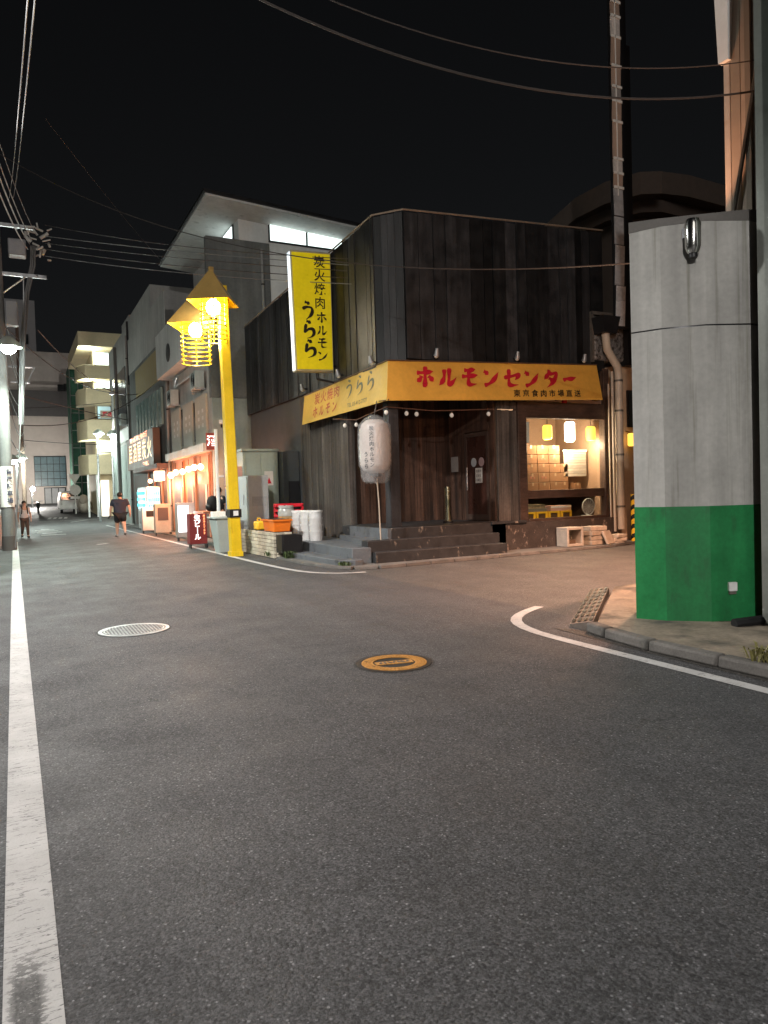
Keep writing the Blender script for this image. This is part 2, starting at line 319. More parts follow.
# ================================================================== GROUND
def sheet(name, mat, xs, ys, dz):
    mb = MB(); nx = len(xs); pts = [(x, y, gz(y)+dz) for y in ys for x in xs]
    mb.add(pts, [(j*nx+i, j*nx+i+1, (j+1)*nx+i+1, (j+1)*nx+i) for j in range(len(ys)-1) for i in range(nx-1)])
    return struct(mb.build(name, mat))
YS = [-60,-20,0,10,20,30,40,45,48,51,54,57,60,64,68,72,76,80,90,120,400]
sheet('ground', asph3, [-200,-20,0,5,20,60,200], YS, -.012)
sheet('road', asph, [-3,-1,0,2,4,5.6], [-15,0,10,20,30,40,45,48,51,54,57,60,64,68,72,76,79], 0)
mb = MB(); mb.poly([(5.6,6.0,.0),(40,6.0,.0),(40,13.6,.0),(5.6,12.6,.0)]); struct(mb.build('side_street', asph2))
mb = MB(); mb.poly([(-1.5,18.2,.004),(5.2,19.6,.004),(5.2,20.1,.004),(-1.5,18.8,.004)]); struct(mb.build('road_patch', asph3))
mb = MB(); mb.poly([(-1.5,20.9,.004),(5.2,22.6,.004),(5.2,22.95,.004),(-1.5,21.25,.004)]); struct(mb.build('road_patch', asph3))
# pavement round the corner of the restaurant
pv = [(5.35,42),(5.35,14.2),(5.5,13.2),(5.8,12.62),(6.2,12.42),(12.6,12.78),(13.4,13.1),(16,13.3),(16,42)]
mb = MB(); mb.prism(pv, -.05, .045); struct(mb.build('pavement', pave))
mb = MB()
kl = [(5.5,13.2),(5.8,12.62),(6.2,12.42),(12.6,12.78),(13.4,13.1)]
def kerbline(mb, pts, h, wd, seg):
    for a, b in zip(pts, pts[1:]):
        a = V((*a,0)); b = V((*b,0)); d = b-a; n = max(1, round(d.length/seg)); q = V((d.y,-d.x,0)).normalized()*wd
        for i in range(n):
            s_ = a+d*(i/n)+d.normalized()*.004; e = a+d*((i+1)/n)-d.normalized()*.004; mb.tone = random.uniform(-1,1)
            hh = h*random.uniform(.94,1.05)
            mb.hexa([s_+q, e+q, e, s_], [s_+q*.92+V((0,0,hh)), e+q*.92+V((0,0,hh)), e+V((0,0,hh)), s_+V((0,0,hh))])
kerbline(mb, kl, .065, .12, .6); struct(mb.build('kerb', kerb_m, bevel=.008))
# near right pavement in front of the building with the green corner
pr = [(5.1,-6),(5.08,4.6),(5.22,5.5),(7.25,7.3),(9,7.45),(30,7.45),(30,-6)]
mb = MB(); mb.prism(pr, -.05, .095); struct(mb.build('pavement', M('pavement_stained', (.2,.165,.125), .85, noise=(3,.35), bump=(45,.5,.005), stain=((.06,.055,.045),(2,2,2),.5,.68))))
mb = MB(); kerbline(mb, [(5.24,5.52),(5.16,5.2),(5.08,4.6),(5.1,-6)], .105, .14, .72)
for i in range(len(mb.v)): pass
struct(mb.build('kerb', kerb_m, bevel=.024))
mb = MB(); mb.poly([(4.86,-2,.004),(5.1,-2,.004),(5.08,4.6,.004),(5.2,5.6,.004),(4.98,5.9,.004),(4.9,4.6,.004)]); struct(mb.build('gutter', asphalt('gutter_grime', (.04,.037,.033))))
# road markings
def ribbon(name, pts, wd, mat, z=.005):
    mb = MB(); P = [V((*p,0)) for p in pts]; L = []
    for i, p in enumerate(P):
        d = (P[min(i+1,len(P)-1)]-P[max(i-1,0)]).normalized(); n = V((-d.y,d.x,0))*wd/2
        zz = V((0,0,z+gz(p.y))); L.append((p+n+zz, p-n+zz))
    vs_ = [q for ab in L for q in ab]
    mb.add(vs_, [(2*i, 2*i+1, 2*i+3, 2*i+2) for i in range(len(L)-1)]); return struct(mb.build(name, mat))
ribbon('road_line', [(-.01,.6),(-.01,4),(-.015,10),(-.015,20),(-.02,30)], .162, line_w, .008)
ribbon('road_line', [(4.66,-1),(4.68,3),(4.68,5.3),(4.69,5.6),(4.71,5.85),(4.76,6.08),(4.83,6.28),(4.93,6.46),(5.06,6.62),(5.22,6.76),(5.4,6.88),(5.58,6.98),(5.75,7.06)], .125, line_p)
ribbon('road_line', [(4.66,44),(4.66,26),(4.68,18),(4.7,15.4),(4.73,14.2),(4.77,13.5),(4.84,13.0),(4.94,12.65),(5.08,12.4),(5.26,12.2),(5.48,12.08),(5.75,12.02)], .13, line_p)
ribbon('road_line', [(5.35,53.2),(4.4,52.8),(3.2,50.5)], .15, line_p); ribbon('road_line', [(2.4,25.6),(2.75,25.9)], .14, line_p)
ribbon('road_line', [(1.2,52.6),(5.5,53.6)], .3, line_p)
mb = MB()
for y0, x0, x1 in ((34.6,1.0,2.0),(36.4,1.1,1.7),(37.4,.9,2.0),(39,1.0,1.9),(40.6,.9,1.8),(41.8,1.2,1.6)):
    mb.poly([(x0,y0,.005),(x1,y0+.1,.005),(x1,y0+.55,.005),(x0,y0+.45,.005)])
for i in range(4): mb.poly([(2.0+i*.35,55+.0,gz(56)+.005),(2.2+i*.35,55,gz(56)+.005),(2.4+i*.35,57.5,gz(57.5)+.01),(2.2+i*.35,57.5,gz(57.5)+.01)])
struct(mb.build('road_marking', line_p))
# drain grating
mb = MB()
a, b, c, d = V((5.17,5.86,-.02)), V((5.2,5.54,.0)), V((7.18,7.33,-.02)), V((7.24,7.76,-.03))
g = thing('drain_grating', 'grey slotted steel drain ramp beside the green pillar kerb', 'drain grating', (6.1,6.5,0))
mb.hexa([a,b,c,d],[a+V((0,0,.05)),b+V((0,0,.105)),c+V((0,0,.11)),d+V((0,0,.04))]); ga, gb, gc, gd = a+V((0,0,.05)), b+V((0,0,.105)), c+V((0,0,.11)), d+V((0,0,.04)); mb.build('frame', M('grating_steel', (.16,.13,.11), .6, .4, noise=(9,.3)), g)
mb = MB()
for i in range(9):
    for j in range(4):
        t0 = (i+.2)/9; t1 = (i+.8)/9; s0 = (j+.2)/4; s1 = (j+.8)/4
        def q(s_, t): 
            p = (ga.lerp(gb, s_)).lerp(gd.lerp(gc, s_), t); return p+V((0,0,.012))
        mb.poly([q(s0,t0),q(s1,t0),q(s1,t1),q(s0,t1)])
mb.build('slots', black, g)
# manhole covers
def ring(mb, c, r0, r1, z0, z1, n=48):
    vs_ = []; fs = []
    for k in range(n):
        a_ = 2*math.pi*k/n
        for r, z in ((r0,z0),(r0,z1),(r1,z1),(r1,z0)): vs_.append((c[0]+r*math.cos(a_), c[1]+r*math.sin(a_), z))
    for k in range(n):
        for j in range(3): fs.append((4*k+j, 4*k+j+1, 4*((k+1)%n)+j+1, 4*((k+1)%n)+j)[::-1])
    mb.add(vs_, fs)
mb = MB(); ring(mb, (2.88,5.51), .32, .355, -.01, .0015); struct(mb.build('road_patch', asphalt('asphalt_collar', (.03,.029,.029))))
mb = MB(); ring(mb, (1.16,8.59), .38, .41, -.01, .0015); struct(mb.build('road_patch', bpy.data.materials['asphalt_collar']))
c = (2.88,5.51)
t = thing('manhole_cover', 'round manhole cover with ochre rings and a crossing bar in the near road', 'manhole cover', (*c,0))
mb = MB(); ring(mb, c, .29, .325, -.02, .006); mb.build('frame', M('frame_dark_iron', (.05,.042,.036), .55, .4, noise=(8,.3)), t)
mb = MB(); mb.lathe((c[0],c[1],0), [(.287,-.01),(.287,.003)], 48); mb.build('disc', M('manhole_dark', (.03,.028,.025), .6, .3), t)
mb = MB()
for r0, r1 in ((.185,.205),(.215,.235),(.246,.262),(.27,.284)): ring(mb, c, r0, r1, .002, .009)
for k in range(48):
    a_ = 2*math.pi*k/48; mb.rbox((c[0]+.24*math.cos(a_), c[1]+.24*math.sin(a_), .006), .07, .012, .008, a_)
mb.build('raised_rings', ochre, t)
mb = MB(); mb.rbox((c[0],c[1],.006), .33, .1, .006, R(-12)); mb.build('bar', ochre, t)
mb = MB()
for k in range(7):
    mb.rbox((c[0]+(-.12+.04*k)*math.cos(R(-12)), c[1]+(-.12+.04*k)*math.sin(R(-12)), .0105), .018, .05, .004, R(-12+25*(k%3-1)))
mb.build('cast_mark', rustm, t)
c = (1.16,8.59)
t = thing('manhole_cover', 'pale silver manhole cover with a stud pattern further up the road', 'manhole cover', (*c,0))
mb = MB(); ring(mb, c, .345, .385, -.02, .008); mb.build('frame', castg, t)
mb = MB(); mb.lathe((c[0],c[1],0), [(.34,-.01),(.34,.002)], 48); mb.build('disc', M('manhole_grey', (.16,.17,.17), .5, .4), t)
mb = MB()
for i in range(-9,10):
    for j in range(-9,10):
        x, y = i*.036, j*.036
        if x*x+y*y < .31**2: mb.rbox((c[0]+x, c[1]+y, .006), .026, .014, .01, R(45 if (i+j)%2 else -45))
ring(mb, c, .315, .33, .002, .01); mb.build('studs', castg, t)

# ================================================================== RESTAURANT
BX, AY = 7.2, 13.7
t = thing('restaurant_building', 'dark timber corner restaurant with charred board upper storey and lit shop window', 'building', (10,16,0))
def ztop(x): return 7.50+(x-7.69)*(.33/5.68)
def boards(mb, p0, p1, z0, z1a, z1b, wd, out, gap=.006, thick=.022, jit=.012, batten=False):
    """vertical boards along p0->p1 standing out of the wall by `out`"""
    p0 = V((*p0,0)); p1 = V((*p1,0)); d = p1-p0; L = d.length; d.normalize(); n = V((d.y,-d.x,0)); x = 0
    while x < L-.01:
        w_ = min(wd*random.uniform(.75,1.3), L-x)
        if L-x-w_ < wd*.4: w_ = L-x
        o = out+random.uniform(-jit,jit); mb.tone = random.uniform(-1,1)
        a = p0+d*(x+gap/2); b = p0+d*(x+w_-gap/2); f = x/L; zt = z1a+(z1b-z1a)*(f+w_/L/2)-random.uniform(0,.02)
        mb.hexa([V((a.x,a.y,z0))+n*o, V((b.x,b.y,z0))+n*o, V((b.x,b.y,z0))-n*.01, V((a.x,a.y,z0))-n*.01],
                [V((a.x,a.y,zt))+n*o, V((b.x,b.y,zt))+n*o, V((b.x,b.y,zt))-n*.01, V((a.x,a.y,zt))-n*.01]); x += w_
    mb.tone = 0
# upper storey core
core = [(7.24,23.85),(7.24,14.17),(7.72,13.76),(13.35,13.76),(13.35,23.85)]
mb = MB(); mb.prism(core, 4.2, [7.12,7.40,7.44,7.77,7.2]); mb.build('upper_wall', M('black_core', (.008,.008,.009), .8), t)
mb = MB(); boards(mb, (BX,23.9), (BX,14.13), 4.2, 7.16, 7.46, .2, .03, .01); boards(mb, (BX,14.13), (7.69,AY), 4.22, 7.46, 7.5, .17, .03)
boards(mb, (7.69,AY), (13.4,AY), 4.35, 7.5, 7.83, .3, .04, .016, jit=.03); mb.build('charred_cladding', char, t)
mb = MB()
mb.path([(7.15,23.9,7.17),(7.15,14.1,7.48),(7.67,13.65,7.53),(13.4,13.65,7.86)], .022, 6); mb.build('roof_edging', M('edging_metal', (.42,.34,.26), .4, .6), t)
# lower storey, street side
mb = MB(); boards(mb, (BX+.06,19.1), (BX+.06,16.02), .3, 4.22, 4.22, .15, .02); mb.build('board_wall', greyw, t)
mb = MB(); mb.box(7.26,13.4,16.1,23.85,0,4.2); mb.build('lower_wall', M('dark_backing', (.05,.055,.06), .7), t)
mb = MB(); boards(mb, (BX+.14,23.9), (BX+.14,19.1), .1, 4.22, 4.22, .5, .02, jit=.003); mb.build('sheet_wall', M('blue_grey_sheet', (.09,.1,.11), .5, noise=(2,.2), tone=.15, streak=((6,6,1.2),.3), stain=((.2,.2,.21),(5,5,2),.6,.75)), t)
# porch
mb = MB(); boards(mb, (7.3,15.95), (10.05,15.95), .7, 4.2, 4.2, .13, .02); mb.build('porch_back_boards', brown, t)
mb = MB(); boards(mb, (10.03,15.95), (10.03,15.02), .7, 4.2, 4.2, .13, .02); boards(mb, (10.03,14.0), (10.03,13.78), .7, 4.2, 4.2, .11, .02)
mb.tone = -.4; mb.box(10.0,10.06,14.0,15.02,2.86,4.2); mb.build('porch_side_boards', brown, t)
mb = MB(); mb.box(7.25,13.4,13.74,16.0,4.16,4.3); mb.build('porch_ceiling', black, t)
# door in the side of the porch
dr = MB(); dr.box(9.99,10.05,14.02,14.1,.72,2.84); dr.box(9.99,10.05,14.92,15.0,.72,2.84); dr.box(9.99,10.05,14.1,14.92,2.74,2.84); dr.box(9.99,10.05,14.1,14.92,.72,.86)
door = dr.build('door', M('door_frame_wood', (.07,.045,.035), .5, streak=((9,9,.6),.3)), t)
mb = MB(); mb.box(10.01,10.03,14.1,14.92,.86,2.74); mb.build('door_pane', M('door_pane', (.05,.02,.014), .3, noise=(2,.2), streak=((9,9,.5),.3)), door)
mb = MB(); mb.path([(9.94,14.84,1.45),(9.94,14.84,2.0)], .018, 8); mb.build('door_handle', steel, door)
mb = MB(); mb.box(9.997,10.004,14.28,14.56,1.62,1.98); mb.build('notice', paper, door)
mb = MB(); u = V((0,-1,0))
for k, tx in enumerate(('営業中','定休日','月曜日')): text_into(mb, tx, (9.995,14.42,1.9-.11*k), (0,-1,0), (0,0,1), .075)
mb.build('notice_text', ink_k, door)
for y, m_ in ((14.62,M('sticker_pale', (.5,.54,.56), .5)), (14.3,M('sticker_pink', (.5,.36,.36), .5))):
    mb = MB(); mb.lathe((9.998,y,2.12), [(.11,-.003),(.11,.003)], 20, 'x'); mb.build('sticker', m_, door)
mb = MB(); mb.box(9.985,9.992,15.3,15.62,1.92,2.3); mb.build('wall_notice', M('grey_paper', (.36,.34,.32), .7), t)
# boards between door and window, window timber
mb = MB(); boards(mb, (10.02,AY), (10.6,AY), .68, 3.3, 3.3, .11, .02); boards(mb, (10.02,AY), (10.6,AY), 3.32, 4.3, 4.3, .11, .015); mb.build('board_wall', greyw, t)
wf = MB()
wf.box(10.6,10.84,13.62,13.82,.66,3.5); wf.box(13.3,13.48,13.62,13.82,.0,4.4); wf.box(10.84,13.3,13.63,13.81,3.12,3.5); wf.box(10.84,13.3,13.66,13.79,1.2,1.4); wf.box(10.84,13.3,13.58,13.82,.62,.72)
win = wf.build('shop_window', beamw, t, bevel=.008)
mb = MB(); mb.box(10.84,13.3,13.715,13.722,1.4,3.12); mb.build('window_pane', glass, win)
mb = MB(); mb.box(10.84,13.3,13.715,13.722,.72,1.2); mb.build('window_pane', glass, win)
mb = MB(); mb.box(10.9,12.0,13.7,13.72,3.52,3.9); mb.box(12.15,13.28,13.7,13.72,3.52,3.9); mb.build('transom_panel', M('transom_panel', (.62,.5,.44), .6), win)
mb = MB(); mb.box(12.02,12.13,13.66,13.76,3.5,4.0); mb.build('red_bracket', red, win)
mb = MB(); mb.box(10.6,13.4,13.84,13.95,3.5,4.3); mb.build('header_wall', black, t)
# interior
intm = M('interior_wall', (.27,.17,.11), .8, noise=(2,.1)); mb = MB(); mb.box(10.1,13.42,15.6,15.66,.0,4.1); mb.build('interior_back_wall', intm, t)
mb = MB(); mb.box(13.42,13.47,13.82,15.6,0,4.1); mb.build('interior_side_wall', intm, t); mb = MB(); mb.box(10.08,10.13,13.8,15.6,0,4.1); mb.build('interior_side_wall', intm, t)
mb = MB(); mb.box(10.13,13.42,14.12,15.6,1.26,1.36); mb.build('display_shelf', M('shelf_wood', (.2,.13,.08), .6), t)
mb = MB(); mb.box(10.13,13.42,13.83,15.6,.58,.66); mb.build('display_floor', M('floor_dark', (.06,.045,.035), .6), t)
mb = MB(); mb.box(10.13,13.42,13.83,15.6,3.5,3.56); mb.build('interior_ceiling', M('ceiling_white', (.5,.47,.45), .8), t)
# posts at the porch corner
mb = MB(); mb.box(7.2,7.45,13.7,13.95,.7,4.2); mb.build('corner_post', postb, t, bevel=.01)
mb = MB(); mb.box(7.22,7.4,15.85,16.05,.48,4.2); mb.build('corner_post', greyw, t, bevel=.01)
# base and steps
mb = MB(); mb.box(9.66,13.5,13.45,13.9,.0,.66); mb.build('base_wall', M('scuffed_base', (.05,.04,.035), .65, noise=(4,.3), stain=((.3,.24,.2),(8,8,5),.58,.68), bump=(20,.6,.01)), t)
mb = MB(); mb.box(9.62,10.62,13.4,13.95,.66,.71); mb.build('ledge', step_m, t)
st = MB(); st.box(7.05,10.05,13.45,15.98,.04,.70); st.build('porch_platform', step_m, t, bevel=.012)
mb = MB(); mb.box(6.36,9.66,13.18,13.46,.04,.48); mb.build('step', step_m, t, bevel=.012)
mb = MB(); mb.box(6.4,9.66,12.9,13.19,.04,.26); mb.build('step', step_m, t, bevel=.012)
slate = M('blue_grey_step', (.11,.12,.13), .6, noise=(3,.2), bump=(30,.4,.004), spec=.45, stain=((.05,.05,.05),(4,4,4),.55,.7))
mb = MB(); mb.prism([(5.98,13.1),(6.37,13.02),(6.4,13.47),(7.06,13.47),(7.2,18.0),(6.1,18.0)], .04, .36); mb.build('step', slate, t, bevel=.012)
mb = MB(); mb.prism([(7.06,13.46),(7.06,15.4),(6.98,15.4),(6.98,13.46)][::-1], .35, .695); mb.prism([(6.42,13.46),(7.0,13.46),(7.18,16.0),(6.98,16.0)], .35, .47); mb.build('step', slate, t)
mb = MB(); mb.prism([(5.66,13.05),(5.92,12.85),(6.1,12.85),(6.2,13.3),(6.2,16.7),(5.5,16.6)], .0, .15); mb.build('step', slate, t, bevel=.012)
mb = MB(); mb.box(7.5,13.0,15,23,7.0,7.1); mb.build('roof', far_dark, t)

# ---- awning
t = thing('shop_awning', 'orange and yellow corner awning with red brush lettering over the porch', 'awning', (9,13.4,3.8))
A0, A1 = V((7.18,13.6,4.25)), V((13.06,13.6,4.46)); A2, A3 = V((6.97,13.3,3.37)), V((12.95,13.3,3.57)); B0, B1 = V((7.16,18.5,4.13)), V((6.95,18.2,3.33))
mb = MB(); k = V((0,.02,-.0)); mb.hexa([A2,A3,A3+k,A2+k],[A0,A1,A1+k,A0+k]); mb.build('front_cover', awn_o, t)
mb = MB(); k2 = V((.02,0,0)); mb.hexa([B1,A2-V((0,.0,0)),A2+k2,B1+k2],[B0,A0,A0+k2,B0+k2]); mb.build('street_cover', awn_y, t)
mb = MB(); mb.poly([A1,A3,V((13.0,13.66,3.57))]); mb.poly([B0,V((7.16,18.5,3.4)),B1]); mb.build('end_cover', awn_o, t)
fr = MB(); fr.path([A2+V((.03,.04,.02)),A3+V((0,.04,.02))], .018, 6); fr.path([A2+V((.04,0,.02)),B1+V((.04,0,.02))], .018, 6)
for f in (0,.2,.4,.6,.8,1):
    p = A2.lerp(A3,f)+V((0,.05,.01)); fr.path([p, V((p.x,13.66,p.z+.02))], .014, 6)
for f in (.15,.4,.65,.95):
    p = A2.lerp(B1,f)+V((.05,0,.01)); fr.path([p, V((7.18,p.y,p.z+.02))], .014, 6)
fr.path([A0+V((0,-.01,.015)),A1+V((0,-.01,.015))], .015, 6); fr.path([A0+V((-.01,0,.015)),B0+V((-.01,0,.015))], .015, 6); fr.build('frame', M('awning_tube', (.16,.09,.05), .5, .3), t)
ux = (A3-A2).normalized(); uy = (A0-A2).normalized(); nrm = ux.cross(uy); mb = MB()
def onA(px, py): # px along awning 0..1, py height 0..1
    return (A2.lerp(A3,px)).lerp(A0.lerp(A1,px),py)+nrm*.004
for i, ch in enumerate('ホルモンセンター'):
    brush_into(mb, ch, onA(.115+i*.0975, .36-.004*i), ux, uy, .46, .5, .23)
mb.build('shop_name', ink_r, t)
mb = MB()
for i, ch in enumerate('東京食肉市場直送'): text_into(mb, ch, onA(.565+i*.0435, .165), ux, uy, .2, .02)
mb.build('small_lettering', ink_k, t)
u2 = (A2-B1).normalized(); w2 = ((A0-A2)+(B0-B1)).normalized(); n2 = u2.cross(w2)
def onB(px, py): return (B1.lerp(A2,px)).lerp(B0.lerp(A0,px),py)+n2*.005
mb = MB()
for i, ch in enumerate('炭火焼肉'): text_into(mb, ch, onB(.2+i*.085,.7), u2, w2, .36, .015, squash=1.05)
for i, ch in enumerate('ホルモン'): brush_into(mb, ch, onB(.155+i*.085,.12), u2, w2, .32, .32, .17)
mb.build('faded_lettering', ink_br, t)
mb = MB()
for i, ch in enumerate('うらら'): brush_into(mb, ch, onB(.56+i*.115,.38), u2, w2, .46, .5, .14)
text_into(mb, 'TEL 03-412-7777', onB(.7,.17), u2, w2, .15, .006)
mb.build('faded_name', ink_gr, t)

# ---- projecting sign
t = thing('projecting_sign', 'tall yellow projecting sign with black vertical brush lettering', 'sign', (6.62,16.3,5.8))
mb = MB(); mb.hexa([(6.12,16.3,4.42),(7.1,16.3,4.45),(7.1,16.52,4.45),(6.12,16.52,4.42)],[(6.07,16.3,7.29),(7.11,16.3,7.34),(7.11,16.52,7.34),(6.07,16.52,7.29)]); mb.build('box', M('sign_casing', (.5,.46,.3), .4, .4), t, bevel=.012)
mb = MB(); mb.hexa([(6.15,16.285,4.47),(7.07,16.285,4.5),(7.07,16.302,4.5),(6.15,16.302,4.47)],[(6.10,16.285,7.24),(7.08,16.285,7.29),(7.08,16.302,7.29),(6.10,16.302,7.24)]); mb.build('face', sign_y, t)
mb = MB(); mb.hexa([(6.105,16.33,4.45),(6.12,16.33,4.45),(6.12,16.5,4.45),(6.105,16.5,4.45)],[(6.055,16.33,7.26),(6.07,16.33,7.26),(6.07,16.5,7.26),(6.055,16.5,7.26)]); mb.build('lit_side', white_glow, t)
mb = MB()
for i, ch in enumerate('炭火焼肉'): text_into(mb, ch, (6.80-.004*i,16.28,7.06-.33*i), (1,0,0), (0,0,1), .3, .013)
for i, ch in enumerate('ホルモン'): brush_into(mb, ch, (6.68,16.281,5.62-.31*i), (1,0,0), (0,0,1), .27, .26, .17)
for i, ch in enumerate('うらら'): brush_into(mb, ch, (6.26+.012*i,16.281,5.67-.46*i), (1,0,0), (0,0,1), .4, .42, .19)
mb.build('lettering', ink_k, t)
mb = MB(); mb.path([(7.05,16.4,7.2),(7.24,16.4,7.2)], .03, 8); mb.path([(7.05,16.4,4.6),(7.24,16.4,4.6)], .03, 8); mb.path([(6.7,16.45,4.42),(6.7,16.45,4.28),(7.2,16.45,4.2)], .03, 8); mb.build('bracket', dark, t)

# ---- spotlights above the awning
def spotlight(loc, side, label):
    s = thing('spotlight', label, 'spotlight', loc, 'spotlights above the awning'); x, y, z = loc
    d = V((0,-1,0)) if side == 'A' else V((-1,0,0))
    mb = MB(); mb.path([V(loc), V(loc)+d*.12+V((0,0,.03))], .022, 8); mb.build('bracket', dark, s)
    e = V(loc)+d*.14+V((0,0,.03)); mb = MB(); mb.path([e+d*.02+V((0,0,.11)), e-V((0,0,.0)), e+V((0,0,-.05))+d*-.02], [.035,.055,.065], 12); mb.build('lamp_head', M('spot_grey', (.3,.3,.3), .4, .5), s)
    mb = MB(); mb.ball(tuple(e+V((0,0,-.05))+d*-.02), .05, n=10, k=6); mb.build('lens', M('spot_lens', (.6,.6,.55), .2), s)
for x, l_ in ((8.35,'grey spotlight above the first red letter of the orange awning'),(10.55,'grey spotlight above the middle of the orange awning'),(12.6,'grey spotlight above the last red letters near the drain hopper')): spotlight((x,13.66,4.42+(x-8)*.03), 'A', l_)
for y, l_ in ((18.3,'grey spotlight at the far end of the yellow awning side'),(15.9,'grey spotlight right below the tall yellow sign'),(14.1,'grey spotlight beside the awning corner on the street side')): spotlight((7.16,y,4.3), 'B', l_)

# ---- string of bulbs
t = thing('bulb_string', 'string of unlit globe bulbs with painted faint glow hung under the awning along the porch', 'string lights', (8.3,13.6,3.3))
mb = MB(); mb.path([(7.0,16.2,3.28),(7.05,15,3.14),(7.12,13.62,3.28)], .012, 6); mb.path([(7.12,13.62,3.28),(8.3,13.6,3.22),(9.9,13.62,3.3)], .012, 6); mb.build('cable', M('cable_orange', (.14,.07,.045), .6), t)
for p in ((7.03,15.6,3.17),(7.05,15.0,3.13),(7.06,14.3,3.2),(7.6,13.61,3.25),(7.85,13.61,3.24),(8.75,13.61,3.235),(9.75,13.61,3.285),(7.1,13.6,3.26)):
    mb = MB(); mb.tube(p, (p[0],p[1],p[2]-.06), .016, n=8); sk = mb.build('socket', black, t)
    mb = MB(); mb.ball((p[0],p[1],p[2]-.1), .045, sz=1.15, n=10, k=8); mb.build('bulb', bulb_faint_glow, sk)

# ---- paper lantern in plastic
lc = V((6.66,13.3,2.36))
t = thing('paper_lantern', 'long white paper lantern wrapped in clear plastic, hung by the porch', 'lantern', lc)
prof = [(.05,.62),(.17,.6),(.27,.52),(.315,.38),(.325,.1),(.325,-.2),(.31,-.34),(.25,-.44),(.14,-.5),(.05,-.505)]
prof2 = []
for (r0,z0),(r1,z1) in zip(prof[1:-1],prof[2:-1]+[prof[-2]]):
    for k in range(4): f = k/4; prof2.append((r0+(r1-r0)*f+(.006 if k%2 else -.004), z0+(z1-z0)*f))
mb = MB(); mb.lathe(tuple(lc), [(.05,.6)]+prof2, 32); mb.build('paper_body', lantern_p, t)
mb = MB(); pl = []
random.seed(3)
n = 28
for (r,z) in ((.07,.7),(.2,.63),(.335,.5),(.345,.3),(.345,0),(.34,-.3),(.32,-.42),(.3,-.56),(.26,-.66),(.2,-.7)):
    for k in range(n):
        a_ = 2*math.pi*k/n; rr = r*(1+random.uniform(-.02,.035)*(1+2*(z<-.5))); pl.append((lc.x+rr*math.cos(a_), lc.y+rr*math.sin(a_), lc.z+z+random.uniform(-.012,.012)))
mb.add(pl, [(i*n+k, (i+1)*n+k, (i+1)*n+(k+1)%n, i*n+(k+1)%n) for i in range(9) for k in range(n)])
wr = bpy.data.materials.new('thin_wrap'); wr.use_nodes = True; nt = wr.node_tree; nt.nodes.remove(nt.nodes['Principled BSDF'])
tr = nt.nodes.new('ShaderNodeBsdfTransparent'); tr.inputs[0].default_value = (.9,.9,.9,1); gl = nt.nodes.new('ShaderNodeBsdfPrincipled'); gl.inputs['Base Color'].default_value = (.7,.7,.7,1); gl.inputs['Roughness'].default_value = .18; gl.inputs['Specular IOR Level'].default_value = 1
mx = nt.nodes.new('ShaderNodeMixShader'); mx.inputs[0].default_value = .22; nz = nt.nodes.new('ShaderNodeTexNoise'); nz.inputs['Scale'].default_value = 9
bp = nt.nodes.new('ShaderNodeBump'); bp.inputs['Distance'].default_value = .03; nt.links.new(nz.outputs[0], bp.inputs['Height']); nt.links.new(bp.outputs[0], gl.inputs['Normal'])
nt.links.new(tr.outputs[0], mx.inputs[1]); nt.links.new(gl.outputs[0], mx.inputs[2]); nt.links.new(mx.outputs[0], nt.nodes['Material Output'].inputs[0])
mb.build('plastic_wrap', wr, t)
mb = MB(); mb.lathe((lc.x,lc.y,lc.z+.6), [(.12,0),(.12,.06)], 20); mb.lathe((lc.x,lc.y,lc.z-.56), [(.14,0),(.14,.05)], 20); mb.build('rim', black, t)
mb = MB(); mb.path([(lc.x,lc.y,lc.z+.66),(lc.x+.1,lc.y+.05,3.36)], .012, 6); mb.build('hanger', wire_m, t)
mb = MB(); mb.path([(lc.x+.02,lc.y,lc.z-.6),(lc.x+.05,lc.y,1.3),(lc.x+.08,lc.y+.02,.38)], .014, 6); mb.build('tie_cord', pipe_m, t)
mb = MB(); a_ = R(-128); ud = V((-math.sin(a_), math.cos(a_), 0)); od = V((math.cos(a_), math.sin(a_), 0))
for i, ch in enumerate('炭火焼肉ホルモン'): text_into(mb, ch, lc+od*.336+V((0,0,.4-.105*i)), ud, (0,0,1), .1, .02)
a_ = R(-150); ud = V((-math.sin(a_), math.cos(a_), 0)); od = V((math.cos(a_), math.sin(a_), 0))
for i, ch in enumerate('うらら'): text_into(mb, ch, lc+od*.337+V((0,0,-.12-.12*i)), ud, (0,0,1), .11, .02)
mb.build('lettering', M('ink_lantern', (.06,.065,.07), .5), t)

